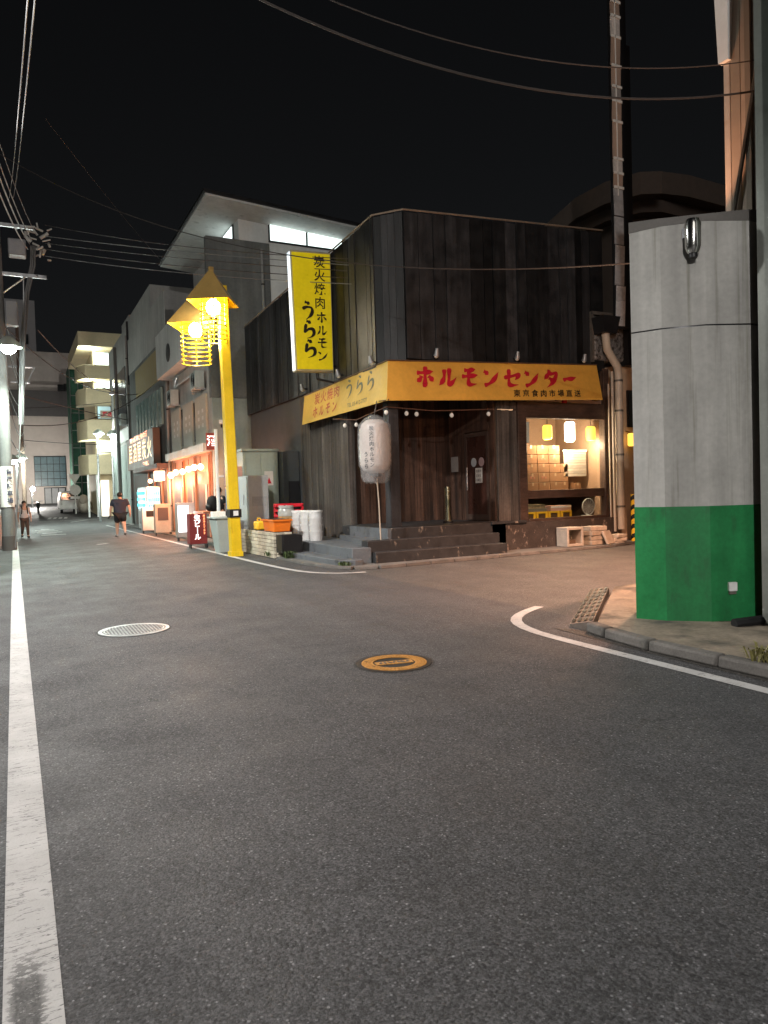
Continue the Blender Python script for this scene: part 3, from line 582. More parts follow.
# ---- ash tube, window contents
t = thing('standing_ashtray', 'slim polished steel tube ashtray standing in the dark porch', 'ashtray', (9.05,14.35,.7))
mb = MB(); mb.lathe((9.05,14.35,.7), [(.11,0),(.11,.04),(.075,.06),(.075,.78),(.09,.79),(.09,.85),(.06,.86)], 20); mb.build('tube', M('brass_steel', (.75,.7,.5), .22, 1), t)
mb = MB(); mb.lathe((9.05,14.35,.72), [(.125,-.02),(.125,.02)], 20); mb.build('base', dark, t)
BW, BH = .365, .232
rows = ['fifth and topmost','fourth','third','second','bottom']; cols = ['left','middle','right']
def carton(x, y, z, w_, h_, label, print_=False):
    t = thing('cardboard_box', label, 'cardboard box', (x,y,z), 'cardboard boxes in the shop window')
    mb = MB(); mb.tone = random.uniform(-1,1); mb.box(x-w_/2+.006,x+w_/2-.006,y-.15,y+.15,z,z+h_-.01); mb.build('carton', card, t, bevel=.006)
    mb = MB(); mb.box(x-.03,x+.03,y-.153,y-.149,z+h_*.62,z+h_-.005); mb.build('tape', M('tape', (.34,.22,.13), .4), t)
    if print_:
        mb = MB(); mb.ball((x-.05,y-.151,z+h_*.5), .035, sy=.05); mb.ball((x+.05,y-.151,z+h_*.45), .03, sy=.05); mb.build('print', cardtape, t)
    return t
for r_ in range(5):
    for c_ in range(3): carton(11.5+c_*BW-.01*r_, 14.4, 1.36+r_*BH, BW, BH, f'cardboard box in the {cols[c_]} column of the window stack, {rows[4-r_]} row', (r_, c_) in ((3,1),(3,2),(1,1),(1,0)))
for r_ in range(3): carton(12.56, 14.45, 1.36+r_*BH, .26, BH, f'narrow cardboard box beside the tall window stack, {("lowest","middle","top")[r_]} of its three')
carton(12.95, 14.4, 1.36, .24, .2, 'small single cardboard box at the right of the window stacks')
def crate(x, z, label):
    t = thing('yellow_crate', label, 'crate', (x,13.98,z), 'yellow crates behind the low window pane'); mb = MB()
    mb.box(x-.17,x+.17,13.87,13.885,z,z+.05); mb.box(x-.17,x+.17,13.87,13.885,z+.17,z+.21); mb.box(x-.17,x-.11,13.87,13.885,z+.05,z+.17); mb.box(x+.11,x+.17,13.87,13.885,z+.05,z+.17)
    mb.box(x-.17,x-.155,13.885,14.15,z,z+.21); mb.box(x+.155,x+.17,13.885,14.15,z,z+.21); mb.box(x-.17,x+.17,14.15,14.165,z,z+.21); mb.box(x-.155,x+.155,13.885,14.15,z,z+.01); mb.build('crate_body', yplast, t)
    mb = MB(); mb.box(x-.15,x+.15,13.9,14.14,z+.012,z+.15); mb.build('contents', M('bottles_dark', (.1,.06,.03), .4), t)
for x, l_ in ((11.08,'yellow crate at the left end of the low window'),(11.45,'yellow crate second from the left in the low window'),(11.83,'yellow crate third from the left in the low window'),(12.22,'yellow crate nearest the round fan in the low window')): crate(x, .66, l_)
t = thing('cardboard_carton', 'flat pink and brown carton lying on the yellow crates', 'carton', (12,14.0,.872)); mb = MB(); mb.box(11.75,12.4,13.9,14.15,.872,1.0); mb.build('carton', M('pink_card', (.5,.32,.27), .7), t); mb = MB(); mb.box(11.75,12.4,13.897,13.9,.95,.99); mb.build('print', paper, t)
t = thing('grey_tray', 'grey plastic tray stacked on the left yellow crates', 'tray', (11.3,14.0,.872)); mb = MB(); mb.box(11.02,11.62,13.9,14.16,.872,.95); mb.build('tray_body', M('tray_grey', (.16,.15,.12), .5), t); mb = MB(); mb.box(11.05,11.6,13.93,14.14,.94,1.05); mb.build('contents', M('tray_contents', (.3,.22,.12), .7, noise=(12,.5)), t)
t = thing('electric_fan', 'round white electric fan behind the low window at its right', 'fan', (13.0,13.95,.66))
mb = MB(); ring_pts = [(13.0+.2*math.cos(a), 13.93, .94+.2*math.sin(a)) for a in [i*math.pi/14 for i in range(29)]]; mb.path(ring_pts, .014, 6)
for i in range(12): mb.path([(13.0,13.91,.94),(13.0+.2*math.cos(i*math.pi/6),13.93,.94+.2*math.sin(i*math.pi/6))], .004, 4)
mb.build('guard', white, t); mb = MB(); mb.lathe((13.0,13.93,.94), [(.17,0),(.17,.01)], 24, 'y'); mb.build('blades', M('fan_blade', (.45,.43,.4), .4), t); mb = MB(); mb.box(12.86,13.14,13.87,14.05,.66,.72); mb.tube((13,13.99,.7),(13,13.99,.9),.02); mb.build('stand', white, t)
t = thing('paper_blind', 'pale slatted paper blind hanging in the window right of the boxes', 'blind', (12.9,14.3,2)); mb = MB()
for i in range(9): mb.tone = (-1)**i*.5; mb.box(12.55,13.3,14.3,14.31,1.72+i*.07,1.785+i*.07)
mb.build('slats', M('blind_paper', (.3,.26,.22), .8, tone=.15), t); mb = MB(); mb.box(12.53,13.32,14.29,14.32,2.36,2.4); mb.build('rail', paper, t)
t = thing('wall_poster', 'white paper sheets pinned inside the window top left', 'poster', (11.0,13.86,2.8)); mb = MB(); mb.box(10.87,11.1,13.85,13.86,2.55,3.05); mb.build('sheet', paper, t)
def win_lantern(x, y, z, m_, label, pw, col, w_=.12, h_=.36):
    t = thing('hanging_lantern', label, 'lantern', (x,y,z), 'lanterns inside the shop window')
    mb = MB(); mb.lathe((x,y,z-h_/2), [(w_*.75,0),(w_,.04),(w_,h_-.04),(w_*.75,h_)], 16); mb.build('shade', m_, t)
    mb = MB(); mb.tube((x,y,z+h_/2), (x,y,3.5), .008, n=6); mb.lathe((x,y,z+h_/2-.01), [(w_*.7,0),(w_*.7,.02)], 12); mb.build('cord', black, t)
    lamp('lantern_light', (x,y-.0,z-h_/2-.12), pw, col, .08, t)
win_lantern(11.78, 14.0, 2.82, lan_a, 'amber lantern at the left of the shop window', 15, (1,.7,.42))
win_lantern(13.18, 13.98, 2.8, lan_a, 'amber lantern at the right of the shop window', 8, (1,.7,.42))
win_lantern(12.5, 14.0, 2.84, lan_w, 'bright white lantern in the middle of the shop window', 32, (1,.74,.5), .13, .5)

# ---- things along the window base
t = thing('concrete_block', 'pale hollow square concrete block under the shop window', 'block', (11.72,13.2,.045))
mb = MB(); x0, x1, y0, y1, z0, z1 = 11.48,11.98,13.02,13.4,.05,.5
mb.box(x0,x1,y0,y1,z0,z0+.06); mb.box(x0,x1,y0,y1,z1-.06,z1); mb.box(x0,x0+.06,y0,y1,z0+.06,z1-.06); mb.box(x1-.06,x1,y0,y1,z0+.06,z1-.06); mb.box(x0+.06,x1-.06,y1-.05,y1,z0+.06,z1-.06)
mb.build('block_shell', M('pale_cement', (.46,.42,.36), .85, noise=(5,.2), bump=(40,.4,.004)), t, bevel=.008); mb = MB(); mb.box(11.6,11.8,13.1,13.25,.11,.2); mb.build('rubble', M('rubble', (.12,.08,.05), .9), t)
slab_m = M('broken_paving', (.42,.36,.29), .85, noise=(5,.25), bump=(30,.6,.008), tone=.2)
def slab(x, y, z, sx, sy, h, rz, label, rx=0, ry=0, grp='broken paving slabs by the wall'):
    mb = MB(); mb.tone = random.uniform(-1,1); mb.rbox((x,y,z+h/2), sx, sy, h, R(rz), R(rx), R(ry)); return tag(mb.build('paving_slab', slab_m, None, bevel=.012, loc=(x,y,z)), label, 'paving slab', grp)
for i, l_ in enumerate(('lowest','second','third','topmost')): slab(12.42+.02*(i%2), 13.16, .05+i*.112, .5, .36, .105, (4,-3,6,-2)[i], f'{l_} slab of the taller paving stack right of the hollow block')
slab(12.66, 12.92, .045, .36, .06, .34, 20, 'broken slab leaning against the taller paving stack', -24)
for i, l_ in enumerate(('lowest','middle','topmost')): slab(13.02+.03*i, 13.02, .02+i*.085, .38, .26, .08, (8,-6,12)[i], f'{l_} slab of the low paving stack beside the downpipe')
t = thing('striped_guard', 'yellow and black striped guard post beside the downpipe', 'guard post', (13.86,13.25,0)); mb = MB(); mb.tube((13.86,13.25,.0),(13.86,13.25,1.22),.07,n=12); mb.build('post', yplast, t)
for i in range(5):
    mb = MB(); z = .08+i*.24; pts = [(13.86+.0712*math.cos(2*math.pi*k/16), 13.25+.0712*math.sin(2*math.pi*k/16), z+.06*math.cos(2*math.pi*k/16+2)) for k in range(17)]
    mb.add([p for p in pts]+[(p[0],p[1],p[2]+.11) for p in pts], [(k,k+1,18+k,17+k) for k in range(16)]); mb.build('stripe', black, t)
# downpipe, hopper, duct
t = thing('downpipe', 'beige rain downpipe with black hopper at the right end of the restaurant', 'downpipe', (13.6,13.5,0))
mb = MB(); mb.path([(13.2,13.42,5.26),(13.24,13.42,4.85),(13.58,13.42,4.42),(13.6,13.42,4.2),(13.6,13.42,.35)], .1, 12); mb.build('pipe', pipe_m, t)
mb = MB(); mb.hexa([(13.0,13.25,5.22),(13.42,13.25,5.22),(13.42,13.6,5.22),(13.0,13.6,5.22)],[(12.92,13.2,5.62),(13.5,13.2,5.62),(13.5,13.6,5.62),(12.92,13.6,5.62)]); mb.build('hopper', black, t)
mb = MB()
for z in (.9,2.2,3.3,4.05): mb.lathe((13.6,13.42,z), [(.112,0),(.112,.05)], 14)
mb.build('pipe_clamp', rustm, t)
mb = MB(); mb.path([(13.42,13.45,4.3),(13.42,13.45,.3)], .035, 8); mb.path([(13.34,13.5,4.0),(13.34,13.5,.3)], .02, 8); mb.build('thin_pipe', pipe_m, t)
t = thing('exhaust_duct', 'pitted grey metal exhaust duct above the downpipe', 'duct', (14,13.9,5)); mb = MB(); mb.box(13.0,15.4,13.62,14.4,4.6,5.72); mb.build('duct_body', rough_duct, t, bevel=.08); mb = MB(); mb.box(12.94,13.0,13.6,14.42,4.55,5.8); mb.box(12.94,14.0,13.58,13.62,5.72,5.8); mb.build('flange', rustm, t)
t = thing('neighbour_building', 'low beige building in the side street behind the downpipe', 'building', (16,16,0))
mb = MB(); mb.box(13.75,20,13.75,20,0,4.5); mb.build('wall', duct_beige, t); mb = MB(); mb.box(14.2,15.2,13.7,13.75,2.95,3.9); w_ = mb.build('window', dark, t); mb = MB(); mb.box(14.25,15.15,13.69,13.7,3.0,3.85); mb.build('pane', darkglass, w_)
t = thing('wall_lantern', 'small amber lantern on the beige wall of the side street', 'lantern', (14.2,13.6,2.6)); mb = MB(); mb.lathe((14.15,13.55,2.45), [(.07,0),(.1,.03),(.1,.3),(.07,.33)], 12); mb.build('shade', lan_a, t); mb = MB(); mb.tube((14.15,13.75,2.85),(14.15,13.55,2.8),.012,n=6); mb.build('bracket', dark, t)

# ---- sign tower beyond
t = thing('sign_tower', 'tall narrow sign tower with painted reflection bands rising beside the green column', 'sign tower', (13.7,13.3,5))
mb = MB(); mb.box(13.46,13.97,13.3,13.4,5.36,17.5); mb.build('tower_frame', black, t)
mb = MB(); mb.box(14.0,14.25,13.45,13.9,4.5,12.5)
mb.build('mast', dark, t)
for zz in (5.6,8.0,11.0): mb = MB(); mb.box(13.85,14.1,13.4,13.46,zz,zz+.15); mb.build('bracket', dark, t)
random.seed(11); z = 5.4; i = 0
mb1 = MB(); mb2 = MB(); mb3 = MB(); mb4 = MB()  # panel tones and pale bands paint the mirror strip's reflections
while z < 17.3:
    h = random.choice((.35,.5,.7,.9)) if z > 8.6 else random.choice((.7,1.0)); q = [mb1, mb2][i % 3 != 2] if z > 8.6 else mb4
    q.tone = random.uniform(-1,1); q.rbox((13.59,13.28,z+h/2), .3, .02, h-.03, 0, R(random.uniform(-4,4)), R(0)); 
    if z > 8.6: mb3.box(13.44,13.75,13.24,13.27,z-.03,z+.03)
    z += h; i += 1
mb4.build('steel_panel', M('steel_panel', (.6,.6,.6), .3, .35, noise=(1.2,.3), tone=.3, bump=(1.2,.5,.08)), t); mb1.build('reflection_panel', M('reflection_panel', (.55,.5,.46), .35, .2, noise=(2,.25), tone=.4, bump=(1.5,.4,.06)), t); mb2.build('brown_panel', M('brown_panel', (.42,.3,.23), .4, .2, tone=.4), t); mb3.box(13.55,13.57,13.24,13.26,8.6,17.4); mb3.build('reflection_band', M('reflection_pale', (.75,.72,.66), .5), t)  # brown_panel tone also paints the mirror strip's reflections

# ================================================================== RIGHT CORNER BUILDING
t = thing('corner_building', 'grey corner building with green painted base, faceted pillar and warm lit cladding above', 'building', (7,4,0))
F = [(5.7,5.44),(5.84,5.17),(6.14,4.88),(6.55,4.7),(7.0,4.7),(7.0,5.6),(6.2,5.85)]
def inset(k): 
    cx, cy = 6.45, 5.25; return [(cx+(x-cx)*k, cy+(y-cy)*k) for x, y in F]
mb = MB(); mb.prism(F, .09, 1.25); mb.build('green_base', colgreen, t, smooth=False)
mb = MB(); mb.prism(inset(.994), 1.25, 3.03); mb.build('grey_wall', colgrey, t, smooth=False)
mb = MB(); mb.prism(inset(.985), 3.03, 3.045); mb.build('wall_joint', dark, t)
mb = MB(); mb.prism(inset(.994), 3.045, 4.05); mb.build('grey_wall', colgrey, t, smooth=False)
mb = MB(); mb.prism(inset(1.0), 4.05, [4.16,4.13,4.12,4.16,4.2,4.2,4.2]); mb.build('coping', M('coping_dark', (.14,.13,.12), .7), t)
mb = MB(); mb.box(6.12,8,1.0,4.12,.09,14); mb.build('pier', M('pier_grey', (.45,.47,.46), .5, .2, noise=(1.5,.06), streak=((5,5,.2),.06)), t)
mb = MB(); mb.box(6.06,6.12,1,4.16,.09,.38); mb.build('plinth_tile', M('plinth_black', (.03,.035,.04), .25), t)
mb = MB(); mb.box(6.38,6.44,4.13,4.5,.09,14); mb.box(6.3,6.35,4.13,4.3,.09,14); mb.build('corner_trim', M('trim_grey_green', (.2,.21,.19), .5, .3), t)
mb = MB(); mb.box(6.5,8,4.12,4.57,.09,14); mb.build('recess_wall', M('recess_dark', (.1,.1,.09), .7), t)
cladw = M('warm_cladding', (.42,.33,.26), .55, .2, noise=(1,.1), tone=.3)
mb = MB()
y = 4.72
while y < 5.28:
    w_ = random.choice((.07,.12,.18)); mb.tone = random.uniform(-1,1); mb.box(7.02-random.choice((0,.03)),7.06,y,min(y+w_,5.32)-.008,4.2,14); y += w_
mb.box(7.05,9,4.72,5.3,4.2,14); mb.build('side_cladding', cladw, t)
mb = MB(); mb.hexa([(6.97,5.22,6.0),(7.03,5.22,6.0),(7.03,5.34,6.0),(6.97,5.34,6.0)],[(6.86,5.12,8),(7.03,5.12,8),(7.03,5.36,8),(6.86,5.36,8)]); mb.build('cornice', concl, t)
mb = MB(); mb.path([(6.98,5.2,4.3),(6.98,4.75,6.4)], .025, 6); mb.build('brace', rustm, t)
mb = MB(); mb.path([(6.1,4.6,.12),(6.45,4.5,.14),(6.5,4.46,.3)], .05, 8); mb.build('drain_pipe', dark, t)
t = thing('wall_floodlight', 'silver cylinder floodlight fixed high on the grey pillar', 'floodlight', (6.0,4.93,3.9))
mb = MB(); mb.lathe((5.99,4.9,3.72), [(.05,0),(.062,.02),(.075,.06),(.078,.28),(.06,.33),(.02,.34)], 18); mb.build('housing', chrome, t); mb = MB(); mb.lathe((5.99,4.9,3.68), [(.04,0),(.04,.05)], 14); mb.build('lens', black, t); mb = MB(); mb.box(5.98,6.06,4.93,5.02,3.9,4.0); mb.build('bracket', dark, t)
t = thing('outlet_box', 'small white power outlet box low on the green pillar', 'outlet box', (6.33,4.79,.42)); mb = MB(); mb.rbox((6.33,4.785,.44), .085, .04, .09, R(-24)); mb.build('cover', white, t, bevel=.006); mb = MB(); mb.rbox((6.33,4.79,.38), .07, .035, .03, R(-24)); mb.build('base', rustm, t)
# weeds on the kerb
def weed(loc, n, h, label, name='weed'):
    mb = MB(); random.seed(int(loc[0]*100))
    for i in range(n):
        a_ = random.uniform(0,6.28); l_ = h*random.uniform(.5,1.1); b_ = V(loc)+V((random.uniform(-.1,.1),random.uniform(-.1,.1),0)); d = V((math.cos(a_),math.sin(a_),0)); s_ = V((-d.y,d.x,0))*.007
        m_ = b_+d*l_*.3+V((0,0,l_*.7)); e = b_+d*l_*.8+V((0,0,l_*.75)); mb.tone = random.uniform(-1,1); mb.add([b_-s_,b_+s_,m_+s_*1.6,m_-s_*1.6,e],[(0,1,2,3),(3,2,4)])
    return tag(mb.build(name, M('weed_straw', (.2,.18,.06), .7, tone=.4) if name=='weed' and loc[1] < 8 else leafm, None, loc=loc), label, 'weed')
weed((5.1,3.62,.1), 40, .14, 'dry straw coloured weed tuft on the near kerb'); weed((5.45,15.4,.05), 60, .2, 'green weeds growing at the foot of the grey slab steps'); weed((5.3,16.3,.05), 30, .16, 'small green weed by the pale brick wall'); weed((5.7,12.9,.05), 40, .12, 'low dry weeds at the corner of the steps')

# ================================================================== STREET SIDE CLUTTER
t = thing('brick_wall', 'low pale brick wall between the yellow pole and the steps', 'wall', (5.5,17.3,0))
mb = MB(); mb.box(5.33,5.75,15.97,18.72,.0,.60); mb.build('mortar_core', mortar, t)
mb = MB(); 
for r_ in range(7):
    y = 15.96-(.11 if r_%2 else 0)
    while y < 18.7:
        y1 = min(y+.22, 18.73); yy = max(y,15.95)
        if y1-yy > .03: mb.tone = random.uniform(-1,1); mb.box(5.3,5.36,yy+.006,y1-.006,.012+r_*.086,.012+r_*.086+.074)
        y += .22
    x = 5.362
    for k in range(2): mb.tone = random.uniform(-1,1); mb.box(5.37+k*.19,5.55+k*.19,15.93,15.97,.012+r_*.086,.012+r_*.086+.074)
mb.build('bricks', brick, t, bevel=.004)
t = thing('black_crate', 'black plastic crate on the slab steps beside the brick wall', 'crate', (5.6,15.7,.15))
mb = MB(); x0,x1,y0,y1,z0,z1 = 5.34,5.84,15.5,15.9,.15,.56
mb.box(x0,x1,y0,y1,z0,z0+.04); mb.box(x0,x0+.03,y0,y1,z0+.04,z1); mb.box(x1-.03,x1,y0,y1,z0+.04,z1); mb.box(x0+.03,x1-.03,y0,y0+.03,z0+.04,z1); mb.box(x0+.03,x1-.03,y1-.03,y1,z0+.04,z1); mb.build('crate_body', black, t, bevel=.008); mb = MB(); mb.box(5.5,5.66,15.496,15.5,.36,.44); mb.build('label_plate', dark, t)
t = thing('grey_cabinet', 'tall pale grey metal cabinet standing on the brick wall', 'cabinet', (5.65,18.9,.6))
mb = MB(); mb.box(5.4,5.95,18.2,19.3,.0,2.0); mb.build('cabinet_body', M('cabinet_grey', (.36,.38,.38), .45, .2, noise=(2,.08)), t, bevel=.012); mb = MB(); mb.box(5.385,5.4,18.25,18.9,.7,1.95); mb.build('cabinet_door', M('cabinet_door', (.42,.45,.45), .45, .2), t); mb = MB(); mb.box(5.37,5.385,18.55,18.58,1.25,1.5); mb.build('handle', steel, t); mb = MB(); mb.box(5.5,5.9,18.19,18.2,1.2,1.45); mb.build('embossed_plate', M('plate_grey', (.3,.32,.32), .5), t)
t = thing('power_cabinet', 'large sage green switch cabinet behind the smaller grey one', 'cabinet', (6.6,19.2,0))
sage = M('sage_green', (.3,.34,.29), .5, .1, noise=(1.5,.08), streak=((6,6,.5),.06)); mb = MB(); mb.box(5.7,6.72,19.6,21.4,.3,2.72); mb.build('cabinet_body', sage, t, bevel=.015); mb = MB(); mb.box(5.66,6.74,19.56,21.44,2.72,2.78); mb.build('cabinet_top', sage, t); mb = MB(); mb.box(5.75,6.2,19.585,19.6,.5,2.65); mb.box(6.22,6.68,19.585,19.6,.5,2.65); mb.build('cabinet_door', sage, t)
mb = MB(); mb.box(6.3,6.55,19.578,19.585,1.75,2.15); mb.build('warning_label', M('label_pale', (.6,.55,.5), .5), t); mb = MB(); mb.poly([(6.36,19.575,1.8),(6.5,19.575,1.8),(6.43,19.575,1.98)]); mb.build('warning_mark', ink_r, t)
t = thing('dark_cabinet', 'charcoal box cabinet with recessed door beside the board wall', 'cabinet', (6.7,17.4,0)); dkg = M('charcoal_sheet', (.05,.055,.055), .5, noise=(2,.12))
mb = MB(); mb.box(6.75,7.24,19.3,20.6,.3,2.7); mb.build('cabinet_body', dkg, t, bevel=.012); mb = MB(); mb.box(6.9,7.22,19.28,19.3,.4,1.85); mb.build('cabinet_door', black, t)
t = thing('orange_crate', 'bright orange plastic crate on the brick wall', 'crate', (5.7,16.9,.6)); mb = MB(); x0,x1,y0,y1,z0,z1 = 5.36,5.8,16.1,16.95,.61,.9
mb.hexa([(x0+.03,y0+.04,z0),(x1-.03,y0+.04,z0),(x1-.03,y1-.04,z0),(x0+.03,y1-.04,z0)],[(x0,y0,z1),(x1,y0,z1),(x1,y1,z1),(x0,y1,z1)]); mb.build('crate_body', orange, t, bevel=.012); mb = MB(); mb.box(x0-.02,x1+.02,y0-.02,y1+.02,z1-.04,z1); mb.build('rim', orange, t); mb = MB(); mb.box(x0+.04,x1-.04,y0+.05,y1-.05,z1,z1+.006); mb.build('opening', black, t)
t = thing('yellow_can', 'small yellow plastic can left of the orange crate', 'can', (5.55,17.7,.6)); mb = MB(); mb.box(5.38,5.6,17.45,17.8,.61,.83); mb.build('can_body', yplast, t, bevel=.04); mb = MB(); mb.path([(5.49,17.5,.82),(5.49,17.5,.9),(5.49,17.75,.9),(5.49,17.75,.82)], .016, 6); mb.build('handle', yplast, t)
t = thing('pickle_jar', 'clear plastic jar with brown contents behind the orange crate', 'jar', (6.0,17.0,.7)); mb = MB(); mb.lathe((6.0,17.0,.6), [(.2,0),(.21,.04),(.21,.35)], 18); mb.build('contents', M('jar_brown', (.3,.2,.09), .5, noise=(8,.3)), t); mb = MB(); mb.lathe((6.0,17.0,.95), [(.21,0),(.21,.14),(.17,.2)], 18); mb.build('jar_top', M('jar_clear', (.35,.36,.34), .2, coat=.4), t); mb = MB(); mb.lathe((6.0,17.0,1.15), [(.19,0),(.19,.06)], 18); mb.build('lid', M('lid_grey', (.4,.4,.38), .4), t)
def red_crate(z, label):
    t = thing('red_crate', label, 'crate', (6.45,17.3,z), 'red beer crates by the board wall'); mb = MB()
    for k in range(3): mb.box(6.2,6.22,16.9,17.75,z+.02+k*.13,z+.08+k*.13); mb.box(6.2,6.7,16.9,16.92,z+.02+k*.13,z+.08+k*.13)
    for y in (16.9,17.3,17.71): mb.box(6.205,6.225,y,y+.04,z+.0,z+.36)
    mb.box(6.2,6.24,16.9,16.93,z,z+.36); mb.box(6.66,6.7,16.9,16.93,z,z+.36); mb.box(6.66,6.7,16.94,17.75,z,z+.36); mb.box(6.24,6.66,17.72,17.75,z,z+.36); mb.box(6.22,6.68,16.93,17.73,z,z+.02); mb.build('crate_body', red, t, bevel=.006)
    mb = MB(); mb.box(6.26,6.64,16.97,17.69,z+.03,z+.3); mb.build('crate_inside', black, t); t.location.x -= .28; t.location.z += .12
red_crate(.4, 'lower red beer crate against the board wall'); red_crate(.77, 'upper red beer crate stacked against the board wall')
random.seed(5)
def bucket(x, y, n, label):
    t = thing('bucket_stack', label, 'bucket', (x,y,.36), 'white tubs wrapped in clear film')
    for k in range(n):
        z = .36+k*.16; mb = MB(); mb.lathe((x,y,z), [(.14,0),(.155,.2),(.165,.2),(.165,.23)] if k < n-1 else [(.14,0),(.16,.2),(.17,.2),(.17,.24)], 20); mb.build('tub', white, t)
    mb = MB(); N = 22; pts = []
    for zz, r in ((.37,.175),(.5,.185),(.7,.19),(.85,.195),(1.0,.18),(1.08,.12)):
        for k in range(N): a_ = 2*math.pi*k/N; rr = r*random.uniform(.95,1.06); pts.append((x+rr*math.cos(a_), y+rr*math.sin(a_), zz-.36+.36+random.uniform(-.02,.02) if n>3 else min(zz,.36+n*.16+.1)+random.uniform(-.02,.02)))
    mb.add(pts, [(i*N+k, i*N+(k+1)%N, (i+1)*N+(k+1)%N, (i+1)*N+k) for i in range(5) for k in range(N)]); mb.build('film', wr, t)
bucket(6.22,16.75,4,'white wrapped tub stack furthest left beside the red crates'); bucket(6.3,16.4,4,'white wrapped tub stack in the middle of the three'); bucket(6.38,16.02,4,'white wrapped tub stack nearest the porch steps')
t = thing('litter_bin', 'pale grey tapered litter bin beside the yellow pole', 'bin', (4.9,18.9,0)); gb = M('bin_grey', (.36,.4,.38), .5, noise=(3,.08))
mb = MB(); mb.hexa([(4.72,18.65,.0),(5.12,18.65,0),(5.12,19.15,0),(4.72,19.15,0)],[(4.62,18.5,.9),(5.22,18.5,.9),(5.22,19.3,.9),(4.62,19.3,.9)]); mb.build('bin_body', gb, t, bevel=.02); mb = MB(); mb.box(4.58,5.26,18.46,19.34,.9,.95); mb.build('lid', gb, t, bevel=.01); mb = MB(); mb.box(4.66,5.0,19.0,19.25,.95,1.08); mb.build('rubbish', paper, t)
t = thing('white_post', 'thin white steel post holding a rail beside the pavement', 'post', (5.2,20.5,0)); mb = MB(); mb.tube((5.2,20.5,0),(5.2,20.5,3.4),.05,n=10); mb.build('post', white, t); mb = MB(); mb.path([(5.2,20.5,2.05),(5.9,20.2,2.05)], .025, 8); mb.build('rail', white, t)
t = thing('water_tank', 'translucent blue water container behind the litter bin', 'container', (5.6,20,1)); mb = MB(); mb.box(5.4,5.9,19.75,20.4,.05,1.0); mb.build('stand', M('stand_grey', (.3,.3,.3), .6), t); mb = MB(); mb.box(5.38,5.9,19.72,20.42,1.0,1.75); mb.build('tank', M('blue_tank', (.1,.22,.4), .3, coat=.3), t, bevel=.06); mb = MB(); mb.box(5.37,5.9,19.72,20.4,1.78,2.3); mb.build('poster_board', M('poster_pink', (.55,.3,.25), .6), t)
# yellow street lamp
t = thing('yellow_street_lamp', 'leaning yellow square street lamp with two pyramid hoods and cage lanterns', 'street lamp', (4.82,17.47,0))
mb = MB(); p0, p1 = V((4.82,17.47,0)), V((4.7,17.47,6.6)); mb.hexa([p0+V(q) for q in ((-.13,-.13,0),(.13,-.13,0),(.13,.13,0),(-.13,.13,0))],[p1+V(q) for q in ((-.11,-.11,0),(.11,-.11,0),(.11,.11,0),(-.11,.11,0))]); mb.build('pole', yel, t, bevel=.015)
mb = MB(); mb.box(4.665,4.955,17.315,17.62,.96,1.16); mb.build('band', black, t); mb = MB(); mb.box(4.75,4.87,17.30,17.315,1.0,1.12); mb.build('plate', white, t)
mb = MB(); mb.box(4.66,4.96,17.31,17.63,0,.12); mb.build('base_plate', yel, t)
LY = 44
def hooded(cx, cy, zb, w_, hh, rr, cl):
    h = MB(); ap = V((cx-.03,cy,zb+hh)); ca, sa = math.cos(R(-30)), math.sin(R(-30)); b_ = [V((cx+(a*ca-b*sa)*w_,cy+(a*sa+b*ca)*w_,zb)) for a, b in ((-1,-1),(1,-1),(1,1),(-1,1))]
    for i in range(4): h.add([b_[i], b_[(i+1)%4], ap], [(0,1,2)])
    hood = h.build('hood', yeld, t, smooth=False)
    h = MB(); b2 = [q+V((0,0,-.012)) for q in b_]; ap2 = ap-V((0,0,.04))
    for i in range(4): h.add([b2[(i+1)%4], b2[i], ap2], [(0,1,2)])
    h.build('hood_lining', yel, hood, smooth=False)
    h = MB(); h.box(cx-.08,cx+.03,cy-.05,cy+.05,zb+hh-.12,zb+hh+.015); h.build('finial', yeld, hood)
    cg = MB(); n = round(cl/.115)
    for k in range(n+1): z = zb-.02-k*cl/n; cg.path([(cx+rr*math.cos(a), cy+rr*math.sin(a), z) for a in [i*math.pi/12 for i in range(25)]], .013, 5)
    for k in range(6): a = k*math.pi/3+.3; cg.path([(cx+rr*math.cos(a), cy+rr*math.sin(a), zb+.1),(cx+rr*math.cos(a), cy+rr*math.sin(a), zb-cl-.02)], .016, 5)
    cg.build('cage', yel, t)
    bb = MB(); bb.ball((cx,cy,zb-.1), .17, sz=1.15, n=16, k=10); bb.build('bulb', bulb_y, t)
    ar = MB(); ar.path([(cx,cy,zb+.3),(4.72,17.47,zb+.3)], .05, 8); ar.build('arm', yel, t)
    lamp('lamp_light', (cx,cy,zb-.34), LY, (1,.95,.78), .17, t)
hooded(4.44, 17.3, 6.12, .5, .84, .31, .88); hooded(4.3, 18.6, 5.84, .55, .84, .38, .92)

